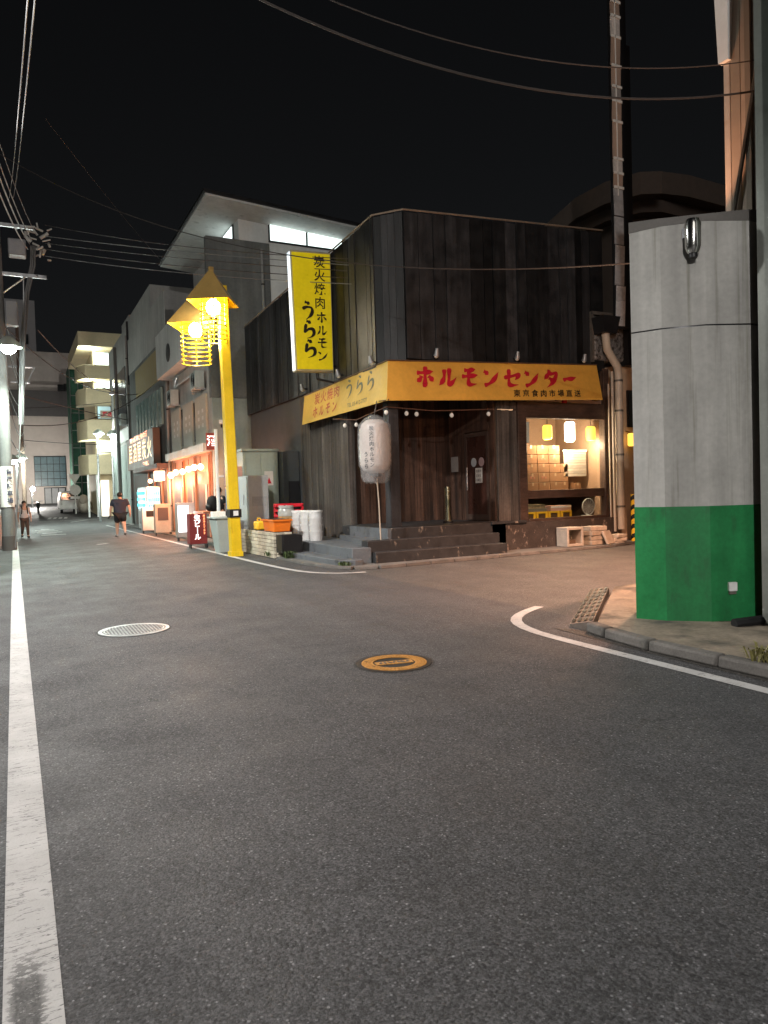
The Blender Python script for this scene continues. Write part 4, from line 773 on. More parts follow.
# ================================================================== WHITE BUILDING BEHIND
t = thing('white_building', 'grey and white building with big overhanging roof and lit top windows', 'building', (7,27,0))
mb = MB(); mb.box(6.02,12,24.12,31.2,0,8.4); mb.build('lower_wall', conc, t)
mb = MB(); mb.box(6.0,8.2,24.06,24.3,4.8,10.15); mb.build('parapet_wall', concd, t); mb = MB(); mb.box(6.02,8.0,24.04,24.1,.1,4.78); mb.build('ground_wall', green_m, t)
mb = MB(); mb.box(7.15,12,24.12,31.0,8.4,11.2); mb.build('upper_wall', plaster, t); mb = MB(); mb.box(8.22,12,24.09,24.12,7.0,10.2); mb.build('white_wall', plaster, t)
wn_ = MB(); wn_.box(8.2,11.0,24.06,24.12,10.22,11.06); wf_ = wn_.build('top_window', dark, t)
mb = MB(); mb.box(8.25,9.56,24.045,24.06,10.27,11.0); mb.box(9.64,10.95,24.045,24.06,10.27,11.0); mb.build('pane', win_lit, wf_)
mb = MB(); mb.box(7.11,7.15,24.7,26.2,9.9,10.9); w_ = mb.build('side_window', dark, t); mb = MB(); mb.box(7.09,7.11,24.78,26.12,9.98,10.82); mb.build('pane', win_lit, w_)
mb = MB(); ra = [(5.73,22.8,10.96),(11.3,22.8,10.62),(11.3,31,10.62),(5.73,30.6,10.96)]; mb.hexa(ra,[(p[0],p[1],p[2]+.07) for p in ra]); mb.build('roof_slab', concl, t)
mb = MB(); rb = [(5.66,22.72,11.03),(11.35,22.72,10.69),(11.35,31,10.69),(5.66,30.7,11.03)]; mb.hexa([(p[0],p[1],p[2]+.005) for p in rb],[(p[0],p[1],p[2]+.1) for p in rb]); mb.build('roof_edge', black, t)
mb = MB(); mb.box(5.45,6.02,24.3,30.8,6.35,8.1); mb.build('balcony', concl, t); mb = MB(); mb.lathe((5.44,28.2,7.0), [(.35,-.02),(.35,0)], 16, 'x'); mb.build('balcony_vent', dark, t)
mb = MB(); mb.path([(5.98,29.4,6.25),(5.9,29.4,5.9),(5.9,26.5,5.9),(5.9,26.3,5.2)], .05, 8); mb.build('pipe', steel, t)
for k, y in enumerate((24.6,26.7,28.9)):
    mb = MB(); mb.box(5.92,6.0,y,y+1.6,3.3,5.0); p_ = mb.build('signboard', beige, t); mb = MB()
    for j in range(2):
        for q in range(3): mb.box(5.912,5.92,y+.35+j*.6,y+.55+j*.6,3.9+q*.25,4.02+q*.25)
    mb.build('sign_print', M('print_pale', (.55,.5,.44), .6), p_)
mb = MB(); mb.box(5.955,6.0,26.25,26.65,3.5,4.9); mb.box(5.955,6.0,28.4,28.8,3.5,4.9); mb.build('window', darkglass, t)
mb = MB(); mb.box(5.7,6.0,24.2,31,3.0,3.28); mb.build('canopy', gwhite, t)
for y0, y1 in ((24.5,26.2),(26.6,28.0),(28.6,30.6)):
    mb = MB(); mb.box(5.93,5.95,y0,y1,.1,2.35); mb.build('shop_opening_shade', M('opening_shade', (.06,.03,.022), .6, noise=(2,.4)) if 'opening_shade' not in bpy.data.materials else bpy.data.materials['opening_shade'], t)  # dark boxes paint the shade of the unlit shop interiors
    mb = MB(); mb.box(5.88,5.94,y0-.12,y0-.02,.1,2.9); mb.build('shop_post', M('post_wood', (.35,.16,.09), .6) if 'post_wood' not in bpy.data.materials else bpy.data.materials['post_wood'], t)
    mb = MB(); mb.box(5.9,5.94,y0+.3,y0+.5,.9,1.9); mb.build('poster', M('poster_pale', (.5,.4,.33), .7) if 'poster_pale' not in bpy.data.materials else bpy.data.materials['poster_pale'], t)
mb = MB(); mb.box(5.95,6.0,24.3,31,.1,3.0); mb.build('shopfront', M('shopfront_warm', (.3,.16,.1), .7, noise=(2,.2)), t)
# air conditioner etc on near wall
t = thing('security_camera', 'small white security camera on the teal grey wall', 'camera', (6.3,24.0,3.9)); mb = MB(); mb.rbox((6.25,23.85,3.95), .12, .35, .12, R(-20)); mb.build('camera_body', white, t); mb = MB(); mb.tube((6.3,24.03,3.8),(6.26,23.9,3.95),.03,n=8); mb.build('bracket', dark, t)

def ac_unit(x, y, z, label):
    t = thing('air_conditioner', label, 'air conditioner', (x,y,z), 'outdoor air conditioner units on the grey buildings'); mb = MB(); mb.box(x-.32,x,y-.4,y+.4,z,z+.58); mb.build('casing', gwhite, t, bevel=.015)
    mb = MB()
    for k in range(4): mb.path([(x-.33,y-.08+.06*(k+1)*math.cos(a),z+.29+.06*(k+1)*math.sin(a)) for a in [i*math.pi/10 for i in range(21)]], .007, 4)
    mb.build('fan_grille', dark, t); mb = MB(); mb.box(x-.3,x+.05,y-.35,y-.3,z-.05,z); mb.box(x-.3,x+.05,y+.3,y+.35,z-.05,z); mb.build('bracket', steel, t)
ac_unit(5.94, 25.1, 5.2, 'pale air conditioner unit below the white balcony box, nearest the yellow lamp'); ac_unit(5.94, 29.4, 5.15, 'pale air conditioner unit at the far end above the beige signboards'); ac_unit(5.84, 43.2, 5.7, 'pale air conditioner unit beside the dark windows of the panel building')
def drainpipe(x, y, z0, z1, label):
    t = thing('drainpipe', label, 'downpipe', (x,y,z0), 'thin drainpipes on the grey buildings'); mb = MB(); mb.tube((x,y,z0),(x,y,z1),.05,n=8); mb.build('pipe', M('pipe_grey', (.25,.25,.24), .5) if 'pipe_grey' not in bpy.data.materials else bpy.data.materials['pipe_grey'], t); mb = MB()
    for k in range(4): mb.lathe((x,y,z0+(z1-z0)*(k+.5)/4), [(.06,0),(.06,.05)], 10)
    mb.build('pipe_clamp', dark, t)
drainpipe(7.9, 23.98, .1, 9.9, 'thin drainpipe up the dark parapet wall behind the yellow lamp'); drainpipe(5.88, 31.1, .1, 8.2, 'thin drainpipe between the white building and the louvre building'); drainpipe(5.84, 42.0, .1, 10.5, 'thin drainpipe at the near edge of the panel building')
t = thing('meter_box', 'small pale meter box on the teal grey wall above the cabinets', 'meter box', (6.5,24,1.6)); mb = MB()
for k in range(1): mb.box(6.4,6.75,23.9,24.03,3.0,3.45)
mb.build('box', gwhite, t); mb = MB(); mb.path([(6.57,23.97,3.0),(6.57,23.97,2.6)], .02, 6); mb.build('conduit', dark, t)
# ================================================================== FAR SHOPS on the right side
t = thing('louvre_building', 'grey shop building with tall green glass louvres and a yellow brown panel', 'building', (6.5,36,0))
mb = MB(); mb.box(5.95,12,31.25,42,0,8.3); mb.build('wall', concd, t); mb = MB(); mb.box(5.9,5.95,32.2,39.5,6.7,8.1); mb.build('brown_panel', M('ochre_panel', (.3,.22,.08), .6), t)
mb = MB(); mb.box(5.93,5.97,31.25,42,8.3,10.2); mb.box(6,12,34.8,42,8.3,11.4); mb.build('upper_wall', conc, t)
for k in range(8): mb = MB(); mb.box(5.86,5.94,32.3+k*.95,32.3+k*.95+.6,4.7,6.3); mb.build('louvre', M('louvre_glass', (.22,.32,.3), .2, spec=.7) if k == 0 else bpy.data.materials['louvre_glass'], t)
mb = MB(); mb.box(5.4,5.95,31.3,38.2,2.75,2.95); mb.build('awning', M('awning_brown', (.18,.1,.08), .7), t)
mb = MB(); mb.box(5.94,5.99,31.4,41.5,.1,2.7); mb.build('shopfront', M('shopfront_dark', (.1,.07,.06), .7, noise=(2,.3)), t)
spm = M('shop_post', (.4,.2,.12), .6)
for y in (31.6,33.0,34.9,36.5): mb = MB(); mb.box(5.86,5.94,y,y+.12,.1,2.75); mb.build('shop_post', spm, t)
t = thing('lit_shop_sign', 'brown shop sign with glowing orange lettering above the far awning', 'sign', (5.7,36.5,3.8))
mb = MB(); mb.box(5.55,5.85,32.9,41.0,2.98,4.6); mb.build('sign_box', M('sign_brown', (.16,.09,.06), .6), t)
mb = MB()
for i, ch in enumerate('居酒屋炭火'): text_into(mb, ch, (5.54,39.7-1.45*i,3.72), (0,-1,0), (0,0,1), 1.05, .0, squash=1.15)
mb.build('lettering', sign_lit, t); mb = MB()
text_into(mb, '炭火焼鳥と旬の酒', (5.54,37,4.45), (0,-1,0), (0,0,1), .28, .02, squash=2.4); text_into(mb, '年中無休', (5.54,35,3.1), (0,-1,0), (0,0,1), .22, .02, squash=2); mb.build('small_lettering', sign_r, t)
t = thing('vending_machine', 'lit white vending machine under the far awning', 'vending machine', (5.65,35.5,0))
mb = MB(); mb.box(5.3,5.9,33.6,36.2,.05,2.0); mb.build('machine_body', white, t, bevel=.03); mb = MB(); mb.box(5.27,5.3,33.8,36.0,1.0,1.9); mb.build('display', vend_lit, t)
mb = MB()
for r_ in range(3):
    for k in range(12): mb.tube((5.255,33.9+k*.18,1.1+r_*.27),(5.255,33.9+k*.18,1.25+r_*.27),.04,n=6)
mb.build('bottles', M('drink_teal', (.1,.5,.55), .4, tone=.5, emit=((.1,.8,.9),.15)), t); mb = MB(); mb.box(5.27,5.3,34,35.8,.3,.9); mb.build('lower_panel', M('vend_lower', (.35,.3,.28), .5), t)
mb = MB(); mb.box(5.34,5.86,33.57,33.6,.95,1.93); mb.build('side_display', vend_lit, t); mb = MB()
for r_ in range(3):
    for k in range(6): mb.tube((5.39+k*.085,33.555,1.02+r_*.3),(5.39+k*.085,33.555,1.2+r_*.3),.03,n=6)
mb.build('bottles', bpy.data.materials['drink_teal'], t); lamp('vending_light', (4.9,34.9,1.4), 14, (.7,1,1), .3, t)
def bulbthing(y, z, x, m_, label, pw, sz=.1):
    t = thing('hanging_bulb', label, 'bulb', (x,y,z), 'warm bulbs hung along the far shops'); mb = MB(); mb.ball((x,y,z), sz, n=10, k=8); mb.build('bulb', m_, t); mb = MB(); mb.tube((x,y,z+sz),(x,y,z+sz+.25),.012,n=5); mb.build('cord', black, t)
    if pw: lamp('bulb_light', (x,y,z-.22), pw, (1,.36,.16), .1, t)
for i, (y, z, x, pw) in enumerate(((23.4,2.45,5.4,26),(24.3,2.47,5.4,0),(25.2,2.45,5.4,26),(26.2,2.4,5.4,0),(27.4,2.42,5.4,26))): bulbthing(y, z, x, bulb_r, f'{("nearest","second","middle","fourth","furthest")[i]} of the five warm bulbs left of the yellow pole', pw)
bulbthing(28.6, 2.35, 5.45, bulb_r, 'single warm bulb at the near edge of the brown awning', 45, .12)
t = thing('square_lantern', 'square glowing lantern under the brown awning', 'lantern', (5.4,31.0,2.3)); mb = MB(); mb.box(5.25,5.6,30.7,31.2,2.2,2.6); mb.build('shade', glow('sq_lantern', (1,.6,.4), 1.2), t); mb = MB(); mb.tube((5.42,30.95,2.6),(5.42,30.95,2.8),.02,n=6); mb.build('cord', black, t); lamp('lantern_light', (5.3,30.9,2.0), 70, (1,.5,.3), .15, t)
bulbthing(33.4, 2.25, 5.45, bulb_r, 'small warm bulb above the vending machine', 14, .09)
def signboard(name, label, x, y, w_, h, face, parts):
    t = thing(name, label, 'signboard', (x,y,0)); mb = MB(); mb.box(x-w_/2,x+w_/2,y-.09,y+.3,.12,h); mb.build('case', face, t, bevel=.01); mb = MB(); mb.box(x-w_/2,x-w_/2+.04,y-.12,y+.12,0,.12); mb.box(x+w_/2-.04,x+w_/2,y-.12,y+.12,0,.12); mb.build('foot', dark, t); return t
s_ = signboard('sign_board', 'dark red upright signboard with glowing white vertical writing', 4.72, 21.1, .5, 1.0, M('sign_maroon', (.12,.02,.02), .4, emit=((.3,.02,.02),.05)), 0)
mb = MB()
for i, ch in enumerate('生ビール'): text_into(mb, ch if ch != 'ー' else '｜', (4.69,21.0,.87-.185*i), (1,0,0), (0,0,1), .19, .02)
mb.build('lettering', letter_w, s_); mb = MB()
for i, ch in enumerate('本日冷えてます'): text_into(mb, ch, (4.89,21.0,.93-.085*i), (1,0,0), (0,0,1), .07, .012)
mb.build('small_lettering', sign_r, s_)
s_ = signboard('sign_board', 'grey upright menu stand with a bright white lit face', 5.2, 25.0, .6, 1.3, M('stand_grey2', (.25,.22,.2), .5), 0)
mb = MB(); mb.box(4.93,5.28,24.9,24.908,.3,1.2); mb.build('lit_face', white_lit, s_); mb = MB()
for k in range(3): text_into(mb, 'お品書き', (5.1,24.895,1.08-.28*k), (1,0,0), (0,0,1), .07, .01)
mb.build('lettering', ink_k, s_); lamp('sign_light', (5.1,24.5,.9), 5, (1,.98,1), .2, s_)
s_ = signboard('sign_board', 'pale wooden menu board standing before the vending machine', 5.2, 29.3, .6, 1.25, M('board_pale', (.45,.36,.28), .7), 0); mb = MB(); mb.box(5.0,5.4,29.2,29.21,.6,1.1); mb.build('menu_sheet', M('menu_dark', (.1,.07,.06), .6), s_)
s_ = signboard('sign_board', 'low white signboard with a black panel beside the vending machine', 5.15, 31.8, .7, 1.1, white, 0); mb = MB(); mb.box(4.95,5.4,31.7,31.71,.7,.95); mb.build('menu_sheet', ink_k, s_)
t = thing('wooden_table', 'reddish wooden street table with stools outside the far shop', 'table', (5.5,23,0)); mb = MB(); mb.box(5.2,5.9,22.4,23.8,.95,1.02); mb.build('tabletop', M('table_red', (.35,.14,.08), .5), t)
for x in (5.25,5.8):
    for y in (22.5,23.7): mb = MB(); mb.box(x,x+.06,y,y+.06,.05,.95); mb.build('leg', bpy.data.materials['table_red'], t)
t = thing('red_banner', 'red and white hanging shop curtain behind the white post', 'banner', (5.7,23.4,3)); mb = MB(); mb.box(5.62,6.0,23.4,23.45,3.0,3.55); mb.build('cloth', M('cloth_red', (.5,.1,.07), .7), t); mb = MB(); text_into(mb, '酒', (5.81,23.385,3.27), (1,0,0), (0,0,1), .36, .02); mb.build('lettering', letter_w, t)

t = thing('panel_building', 'grey panelled building with dark recessed windows past the louvres', 'building', (7,45,0))
mb = MB(); mb.box(5.9,12,42.1,50,0,11.0); mb.build('wall', conc, t); mb = MB(); mb.box(5.86,5.9,43,48.5,5.6,9.0); mb.build('window', darkglass, t); mb = MB(); mb.box(5.9,9,42.06,42.1,7.8,11.3); mb.build('dark_panel', dark, t); mb = MB(); mb.box(6.2,7.6,43,46,11.0,11.9); mb.build('roof_room', conc, t); mb = MB(); mb.box(5.84,5.9,42.2,50,4.8,5.5); mb.build('band', concl, t); mb = MB(); mb.box(5.85,5.9,42.5,49.5,.1,4.6); mb.build('shopfront', green_m, t)

t = thing('balcony_apartments', 'cream apartment block with stacked lit balconies at the far corner', 'building', (6,58,gz(56)))
z0 = gz(56); mb = MB(); mb.box(5.6,12,57,66,z0-.3,12.9); mb.build('wall', cream, t); mb = MB(); mb.box(4.5,12,55.6,66,12.5,13.5); mb.build('roof', cream, t)
for k, (zb, zt) in enumerate(((10.2,11.2),(8.35,9.5),(5.8,7.3),(3.3,4.75))):
    mb = MB(); mb.prism([(4.4,56.8),(4.9,55.8),(6.6,55.8),(6.6,57),(5.6,57),(4.4,58.5)], zb, zt); mb.build('balcony', cream, t, bevel=.05)
for k, z in enumerate((11.35,9.65,7.4,4.95)):
    mb = MB(); mb.box(5.7,6.7,56.9,57,z,z+1.0); w_ = mb.build('window', dark, t); mb = MB(); mb.box(5.75,6.65,56.86,56.9,z+.05,z+.95); mb.build('pane', win_lit if k < 2 else win_dim, w_)
for x in (4.75,5.35,6.5): mb = MB(); mb.box(x,x+.12,55.9,56.02,z0,3.3); mb.build('column', white, t)
mb = MB(); mb.box(5.75,6.3,56.7,56.98,z0,2.9); mb.build('lit_doorway', glow('doorway_lit', (1,.95,.85), .3), t)
mb = MB(); mb.box(5.8,7.1,55.6,55.7,7.35,7.9); w_ = mb.build('signboard', beige, t); mb = MB(); text_into(mb, '貸店舗', (6.45,55.58,7.62), (1,0,0), (0,0,1), .36, .03); mb.build('lettering', ink_r, w_)
for z in (12.2,10.0,5.0): lamp('balcony_light', (5.2,56.4,z-.1), 45, (.85,1,.9), .15, t)
t = thing('netted_scaffold', 'building wrapped in green scaffold netting behind the cream apartments', 'scaffold', (5.3,69,0)); mb = MB(); mb.box(4.7,6.4,67.5,72,.8,13.2)
mb.build('netting', netm, t); mb = MB()
for k in range(8): mb.path([(4.66,67.45,1.5+k*1.5),(6.4,67.45,1.5+k*1.5)], .04, 5)
for x in (4.66,5.3,5.9): mb.path([(x,67.44,.8),(x,67.44,13.3)], .04, 5)
mb.build('scaffold_tubes', steel, t)
t = thing('end_building', 'large pale building with gridded window closing the end of the street', 'building', (2,80,1)); y = 79
mb = MB(); mb.box(-14,9,y,92,0,9.9); mb.build('wall', M('end_wall', (.62,.54,.49), .8, noise=(.3,.08)), t); mb = MB(); mb.box(-14,5.25,y-.3,y,9.9,12.4); mb.build('dark_band', far_dark, t)
mb = MB(); mb.box(-14,9,y+.2,92,12.3,16.3); mb.box(-14,5.3,y-.05,y+.2,12.4,13); mb.build('upper_wall', far_wall, t)
mb = MB(); mb.box(1.9,4.8,y-.1,y,2.95,5.95); w_ = mb.build('grid_window', dark, t); mb = MB()
for i in range(5):
    for j in range(4): mb.tone = random.uniform(-1,1); mb.box(1.95+i*.57,2.47+i*.57,y-.14,y-.1,3.0+j*.73,3.67+j*.73)
mb.build('pane', tealglass, w_); mb = MB(); mb.box(2.7,4.7,y-.1,y,1.15,2.85); d_ = mb.build('door', dark, t); mb = MB()
for i in range(3): mb.box(2.78+i*.63,3.33+i*.63,y-.14,y-.1,1.2,2.75)
mb.build('door_pane', M('door_pale', (.3,.3,.3), .4), d_)
t = thing('tall_block', 'tall white rendered block with small window far up the left', 'building', (-2,84,0)); mb = MB(); mb.box(-14,3.0,92.1,100,0,24.5); mb.build('wall', M('tall_white', (.5,.5,.52), .8, noise=(.3,.08)), t); mb = MB(); mb.box(1.6,2.2,92.0,92.1,19.5,20.6); mb.build('window', darkglass, t)
t = thing('rooftop_tanks', 'dark water tanks on the roof band of the end building', 'tank', (4.6,78.4,12)); mb = MB(); mb.box(4.3,4.9,78.2,78.7,12.4,13.0); mb.build('tank', black, t); mb = MB(); mb.tube((5.1,78.5,12.4),(5.1,78.5,13.1),.25,n=10); mb.build('pipe', black, t)
# far vehicles and signs
t = thing('parked_van', 'small white van parked nose out at the far corner', 'van', (3.9,63,gz(63))); z = gz(63)
def sideprism(mb, prof, y0, y1, x0, zz): # profile in (x,z)
    n = len(prof); mb.add([(x0+p[0],y0,zz+p[1]) for p in prof]+[(x0+p[0],y1,zz+p[1]) for p in prof], [list(range(n))]+[list(range(n,2*n))[::-1]]+[(i,n+i,n+(i+1)%n,(i+1)%n) for i in range(n)])
mb = MB(); P = [(0,.3),(1.45,.3),(1.45,1.0),(1.3,1.75),(.15,1.75),(0,1.0)]; sideprism(mb, P, 62.4, 65.5, 3.2, z); mb.build('van_body', white, t, bevel=.06)
mb = MB(); mb.hexa([(3.32,62.37,z+1.05),(4.53,62.37,z+1.05),(4.53,62.4,z+1.05),(3.32,62.4,z+1.05)],[(3.42,62.37,z+1.6),(4.43,62.37,z+1.6),(4.43,62.4,z+1.6),(3.42,62.4,z+1.6)]); mb.build('windscreen', darkglass, t)
for x in (3.35,4.3):
    mb = MB(); mb.lathe((x,62.9,z+.28), [(.28,-.1),(.28,.1)], 16, 'x'); mb.build('wheel', black, t); mb = MB(); mb.ball((x+.02,62.37,z+.75), .09, sy=.3, n=10, k=6); mb.build('headlight', M('headlight_off', (.7,.7,.68), .2) if x < 4 else bpy.data.materials['headlight_off'], t)
t = thing('covered_motorbike', 'motorbike under a cream dust cover beside the white van', 'motorbike', (5,62,gz(62))); mb = MB(); mb.ball((5.0,62.3,gz(62)+.6), .55, 1.0, 1.6, 1.15, 12, 8); mb.ball((4.9,61.6,gz(62)+1.1), .3, 1.2, .8, 1.3); mb.build('dust_cover', M('cover_cream', (.55,.48,.4), .7), t)
t = thing('parked_motorbike', 'dark motorbike parked before the end building', 'motorbike', (1.7,64,gz(64))); z = gz(64)
for y in (63.4,64.7):
    mb = MB(); mb.lathe((1.7,y,z+.3), [(.3,-.06),(.3,.06)], 18, 'x'); mb.build('wheel', black, t)
mb = MB(); mb.path([(1.7,63.4,z+.3),(1.7,63.7,z+.75),(1.7,64.3,z+.8),(1.7,64.75,z+.7)], [.06,.17,.16,.08], 8); mb.build('body', dark, t); mb = MB(); mb.path([(1.35,63.6,z+1.0),(1.7,63.65,z+.95),(2.05,63.6,z+1.0)], .025, 6); mb.build('handlebar', steel, t); mb = MB(); mb.ball((1.7,64.4,z+.88), .15, 1, 1.9, .5); mb.build('seat', black, t)
t = thing('traffic_sign', 'white post carrying a triangle sign above a round sign at the far corner', 'traffic sign', (4.3,61.5,gz(61))); z = gz(61); y = 61.5
mb = MB(); mb.tube((4.3,y,z),(4.3,y,3.5),.06,n=8); mb.build('post', white, t); mb = MB(); mb.add([(3.8,y-.07,3.55),(4.8,y-.07,3.55),(4.3,y-.07,2.75),(3.8,y-.04,3.55),(4.8,y-.04,3.55),(4.3,y-.04,2.75)], [(0,2,1),(3,4,5),(0,1,4,3),(1,2,5,4),(2,0,3,5)]); mb.build('triangle_plate', white, t); mb = MB(); mb.lathe((4.3,y-.07,2.3), [(.42,-.02),(.42,.02)], 20, 'y'); mb.build('round_plate', white, t); mb = MB(); mb.box(3.95,4.65,y-.09,y-.05,1.6,1.8); mb.build('bar_plate', white, t)

# ================================================================== POLES, STREET LAMPS, WIRES
t = thing('utility_pole', 'thick concrete utility pole with poster wrap and crossarms at the left edge', 'utility pole', (-.2,25,0))
mb = MB(); mb.path([(-.18,25.2,0),(-.18,25.2,5),(-.2,25.2,13)], [.19,.175,.14], 16); mb.build('pole', M('pole_concrete', (.15,.147,.143), .85, noise=(3,.15), streak=((5,5,.4),.2)), t)
mb = MB(); mb.lathe((-.18,25.2,1.35), [(.2,0),(.2,1.25)], 20); mb.build('poster_wrap', paper, t)
mb = MB()
for i, ch in enumerate('質屋駐車場'): text_into(mb, ch, (-.1,24.99,2.42-.22*i), (1,.25,0), (0,0,1), .17, .03)
mb.build('poster_text', M('poster_ink', (.05,.05,.08), .6), t); mb = MB(); mb.lathe((-.18,25.2,0), [(.21,0),(.2,.45)], 16); mb.build('base_sleeve', M('sleeve_dark', (.07,.06,.055), .7), t)
mb = MB(); mb.box(-.35,1.2,25.15,25.23,8.5,8.6); mb.build('crossarm', steel, t); mb = MB(); mb.path([(-.1,25.19,7.9),(.6,25.19,8.5)], .025, 6); mb.build('brace', steel, t); mb = MB(); mb.box(-.3,.9,25.15,25.23,10.0,10.1); mb.build('crossarm', steel, t); mb = MB(); mb.path([(-.15,25.19,7.3),(.5,25.19,7.0),(.55,25.19,8.5)], .02, 6); mb.build('brace', steel, t)
mb = MB(); mb.box(.15,.65,24.95,25.4,9.1,9.6); mb.build('transformer', M('transformer_grey', (.3,.29,.3), .5, .2), t, bevel=.04)
mb = MB(); mb.box(.0,.35,25.0,25.35,6.95,7.7); mb.build('junction_box', M('junction_grey', (.26,.26,.27), .5), t, bevel=.03)
random.seed(21)
mb = MB()
for k in range(22):
    x = random.uniform(.6,1.3); z = random.uniform(9.1,10.2); y = random.uniform(24.9,25.5); a = V((x,y,z)); mb.path([a, a+V((random.uniform(-.2,.25),random.uniform(-.15,.15),random.uniform(-.18,.18)))], random.uniform(.02,.05), 6)
mb.build('insulator', M('insulator_pale', (.5,.5,.48), .35), t)
mb = MB()
for dx in (0,.06,-.05): mb.path([(.85+dx,25.2,9.5),(.82+dx,25.2,8.9),(.62+dx*.8,25.15,8.0),(.45+dx,25.1,6.6),(.36+dx,25.1,5.2),(.3+dx,25.1,3.9)], .028, 6)
mb.path([(.6,24.9,8.0),(-.02,24.6,.1)], .02, 6); mb.build('cable_bundle', M('bundle_grey', (.14,.14,.14), .5), t)
def street_lamp(name, label, base, h, arm, pw, col, m_, side=None, pole=True, shade=True, spot=None):
    x, y = base; z = gz(y); t = thing(name, label, 'street lamp', (x,y,z)); hx, hy = x+arm[0], y+arm[1]
    mb = MB()
    if pole: mb.path([(x,y,z),(x,y,z+h+.1),(hx,hy,z+h+.2)], [.08,.06,.04], 10)
    else: mb.path([(x,y,z+h+.1),(hx,hy,z+h+.2)], .035, 8)
    mb.build('pole' if pole else 'arm', steel, t)
    if shade: mb = MB(); mb.lathe((hx,hy,z+h), [(.36,-.04),(.3,.08),(.16,.22),(.05,.28)], 18); mb.build('shade', M('shade_enamel', (.5,.55,.5), .4) if 'shade_enamel' not in bpy.data.materials else bpy.data.materials['shade_enamel'], t)
    mb = MB(); mb.ball((hx,hy,z+h-.06), .2, sz=.9, n=14, k=8); mb.build('bulb', m_, t)
    lamp('lamp_light', (hx,hy,z+h-.36), pw, col, .15, t, spot)
street_lamp('street_lamp', 'bright greenish white street lamp on an arm of the concrete pole', (-.2,25.05), 6.0, (.24,-1.6), 620, (.84,1,.88), bulb_w, pole=False, spot=150)
street_lamp('street_lamp', 'shaded street lamp on a post before the cream balconies', (4.95,50), 5.7, (.1,0), 200, (.9,1,.92), bulb_w)
street_lamp('street_lamp', 'glaring street lamp right of the shaded one before the panel building', (5.75,49.2), 5.6, (.05,-.1), 130, (.92,1,1), bulb_w)
street_lamp('street_lamp', 'upper one of the pair of small street lamps far up the left side', (.2,46), 4.0, (.25,0), 260, (.85,1,.9), bulb_w)
street_lamp('street_lamp', 'lower glowing globe lamp far up the left side near the end building', (1.45,72), 1.8, (.1,0), 480, (1,.92,.85), bulb_w, shade=False)
street_lamp('street_lamp', 'small street lamp furthest left by the thin brown pole', (-.1,44), 3.8, (.12,0), 30, (.9,1,.95), bulb_w)
t = thing('thin_pole', 'thin dark brown utility pole far up the left side', 'utility pole', (.56,47,0)); mb = MB(); mb.path([(.56,47,0),(.56,47,12)], [.13,.09], 10); mb.build('pole', M('pole_brown', (.12,.08,.06), .7), t); mb = MB(); mb.box(-.1,1.3,46.95,47.05,9.3,9.4); mb.build('crossarm', steel, t); mb = MB(); mb.box(.1,1.1,46.95,47.05,8.4,8.5); mb.build('crossarm', steel, t); mb = MB(); mb.path([(.56,47,7.6),(1.4,47,9.35)], .03, 6); mb.build('brace', steel, t)
t = thing('far_pole', 'dark utility pole in front of the panel building', 'utility pole', (5.55,40,0)); mb = MB(); mb.path([(5.5,44,0),(5.5,44,10.2)], [.12,.09], 10); mb.build('pole', concd, t); mb = MB(); mb.box(5.1,5.9,43.95,44.05,7.5,7.6); mb.build('crossarm', steel, t)
# unseen street lamps placed to light near road and pillar; hidden warm side-street lamps
street_lamp('street_lamp', 'tall unseen street lamp on a post beside the near left road edge', (-2.4,11.0), 7.8, (1.2,.6), 1250, (1,.96,.93), bulb_w, spot=156)
street_lamp('street_lamp', 'unseen street lamp on a post behind the viewpoint by the road', (-8.0,-11.5), 9, (1.2,.6), 1700, (1,.96,.93), bulb_w)
street_lamp('street_lamp', 'hidden warm sodium street lamp in the side street behind the green pillar', (10.6,7.6), 5.6, (-.3,.9), 1000, (1,.52,.33), bulb_r, spot=118)
t = thing('hidden_wall_lamp', 'hidden warm bulkhead lamp on the side street wall behind the green pillar', 'wall lamp', (6.6,5.85,3.7)); mb = MB(); mb.box(6.55,6.7,5.72,5.86,3.6,3.9); mb.build('backplate', dark, t); mb = MB(); mb.ball((6.62,5.93,3.75), .09); mb.build('globe', bulb_r, t)
lamp('lamp_light', (6.58,6.1,3.75), 80, (1,.5,.28), .1, t)
# left side wall
t = thing('boundary_wall', 'grey concrete boundary wall along the left road edge', 'wall', (-1,30,0)); mb = MB(); mb.box(-1.0,-.45,26.2,48,0,1.0); mb.build('wall_body', conc, t); mb = MB(); mb.box(-1.03,-.42,26.2,48,1.0,1.06); mb.build('coping', concl, t)
# wires
def wire(a, b, sag, r, m_, label, grp='overhead wires across the street'):
    a = V(a); b = V(b); pts = []
    for i in range(25): f = i/24; p = a.lerp(b,f); p.z -= 4*sag*f*(1-f); pts.append(p)
    mb = MB(); mb.path([p-a for p in pts], r, 5); mb2 = MB(); mb2.v = [v+a for v in mb.v]; mb2.f = mb.f; mb2.t = mb.t; mb2.m = mb.m
    return tag(mb2.build('overhead_wire', m_, None, loc=tuple(a)), label, 'wire', grp)
w_ = wire
w_((-0.23,22.04,10.99), (8.55,7.76,4.78), 1.14, .011, wire_m, 'long sagging wire crossing before the restaurant to the pillar')
w_((2.06,6.32,5.96), (7.03,4.85,5.5), .4, .011, wire_m, 'thick sagging cable across the top of the sky to the right building', 'cables over the near crossing')
w_((2.72,6.48,6.27), (7.03,4.95,5.85), .32, .006, wire_m, 'thin sagging cable above the thick one at the top', 'cables over the near crossing')
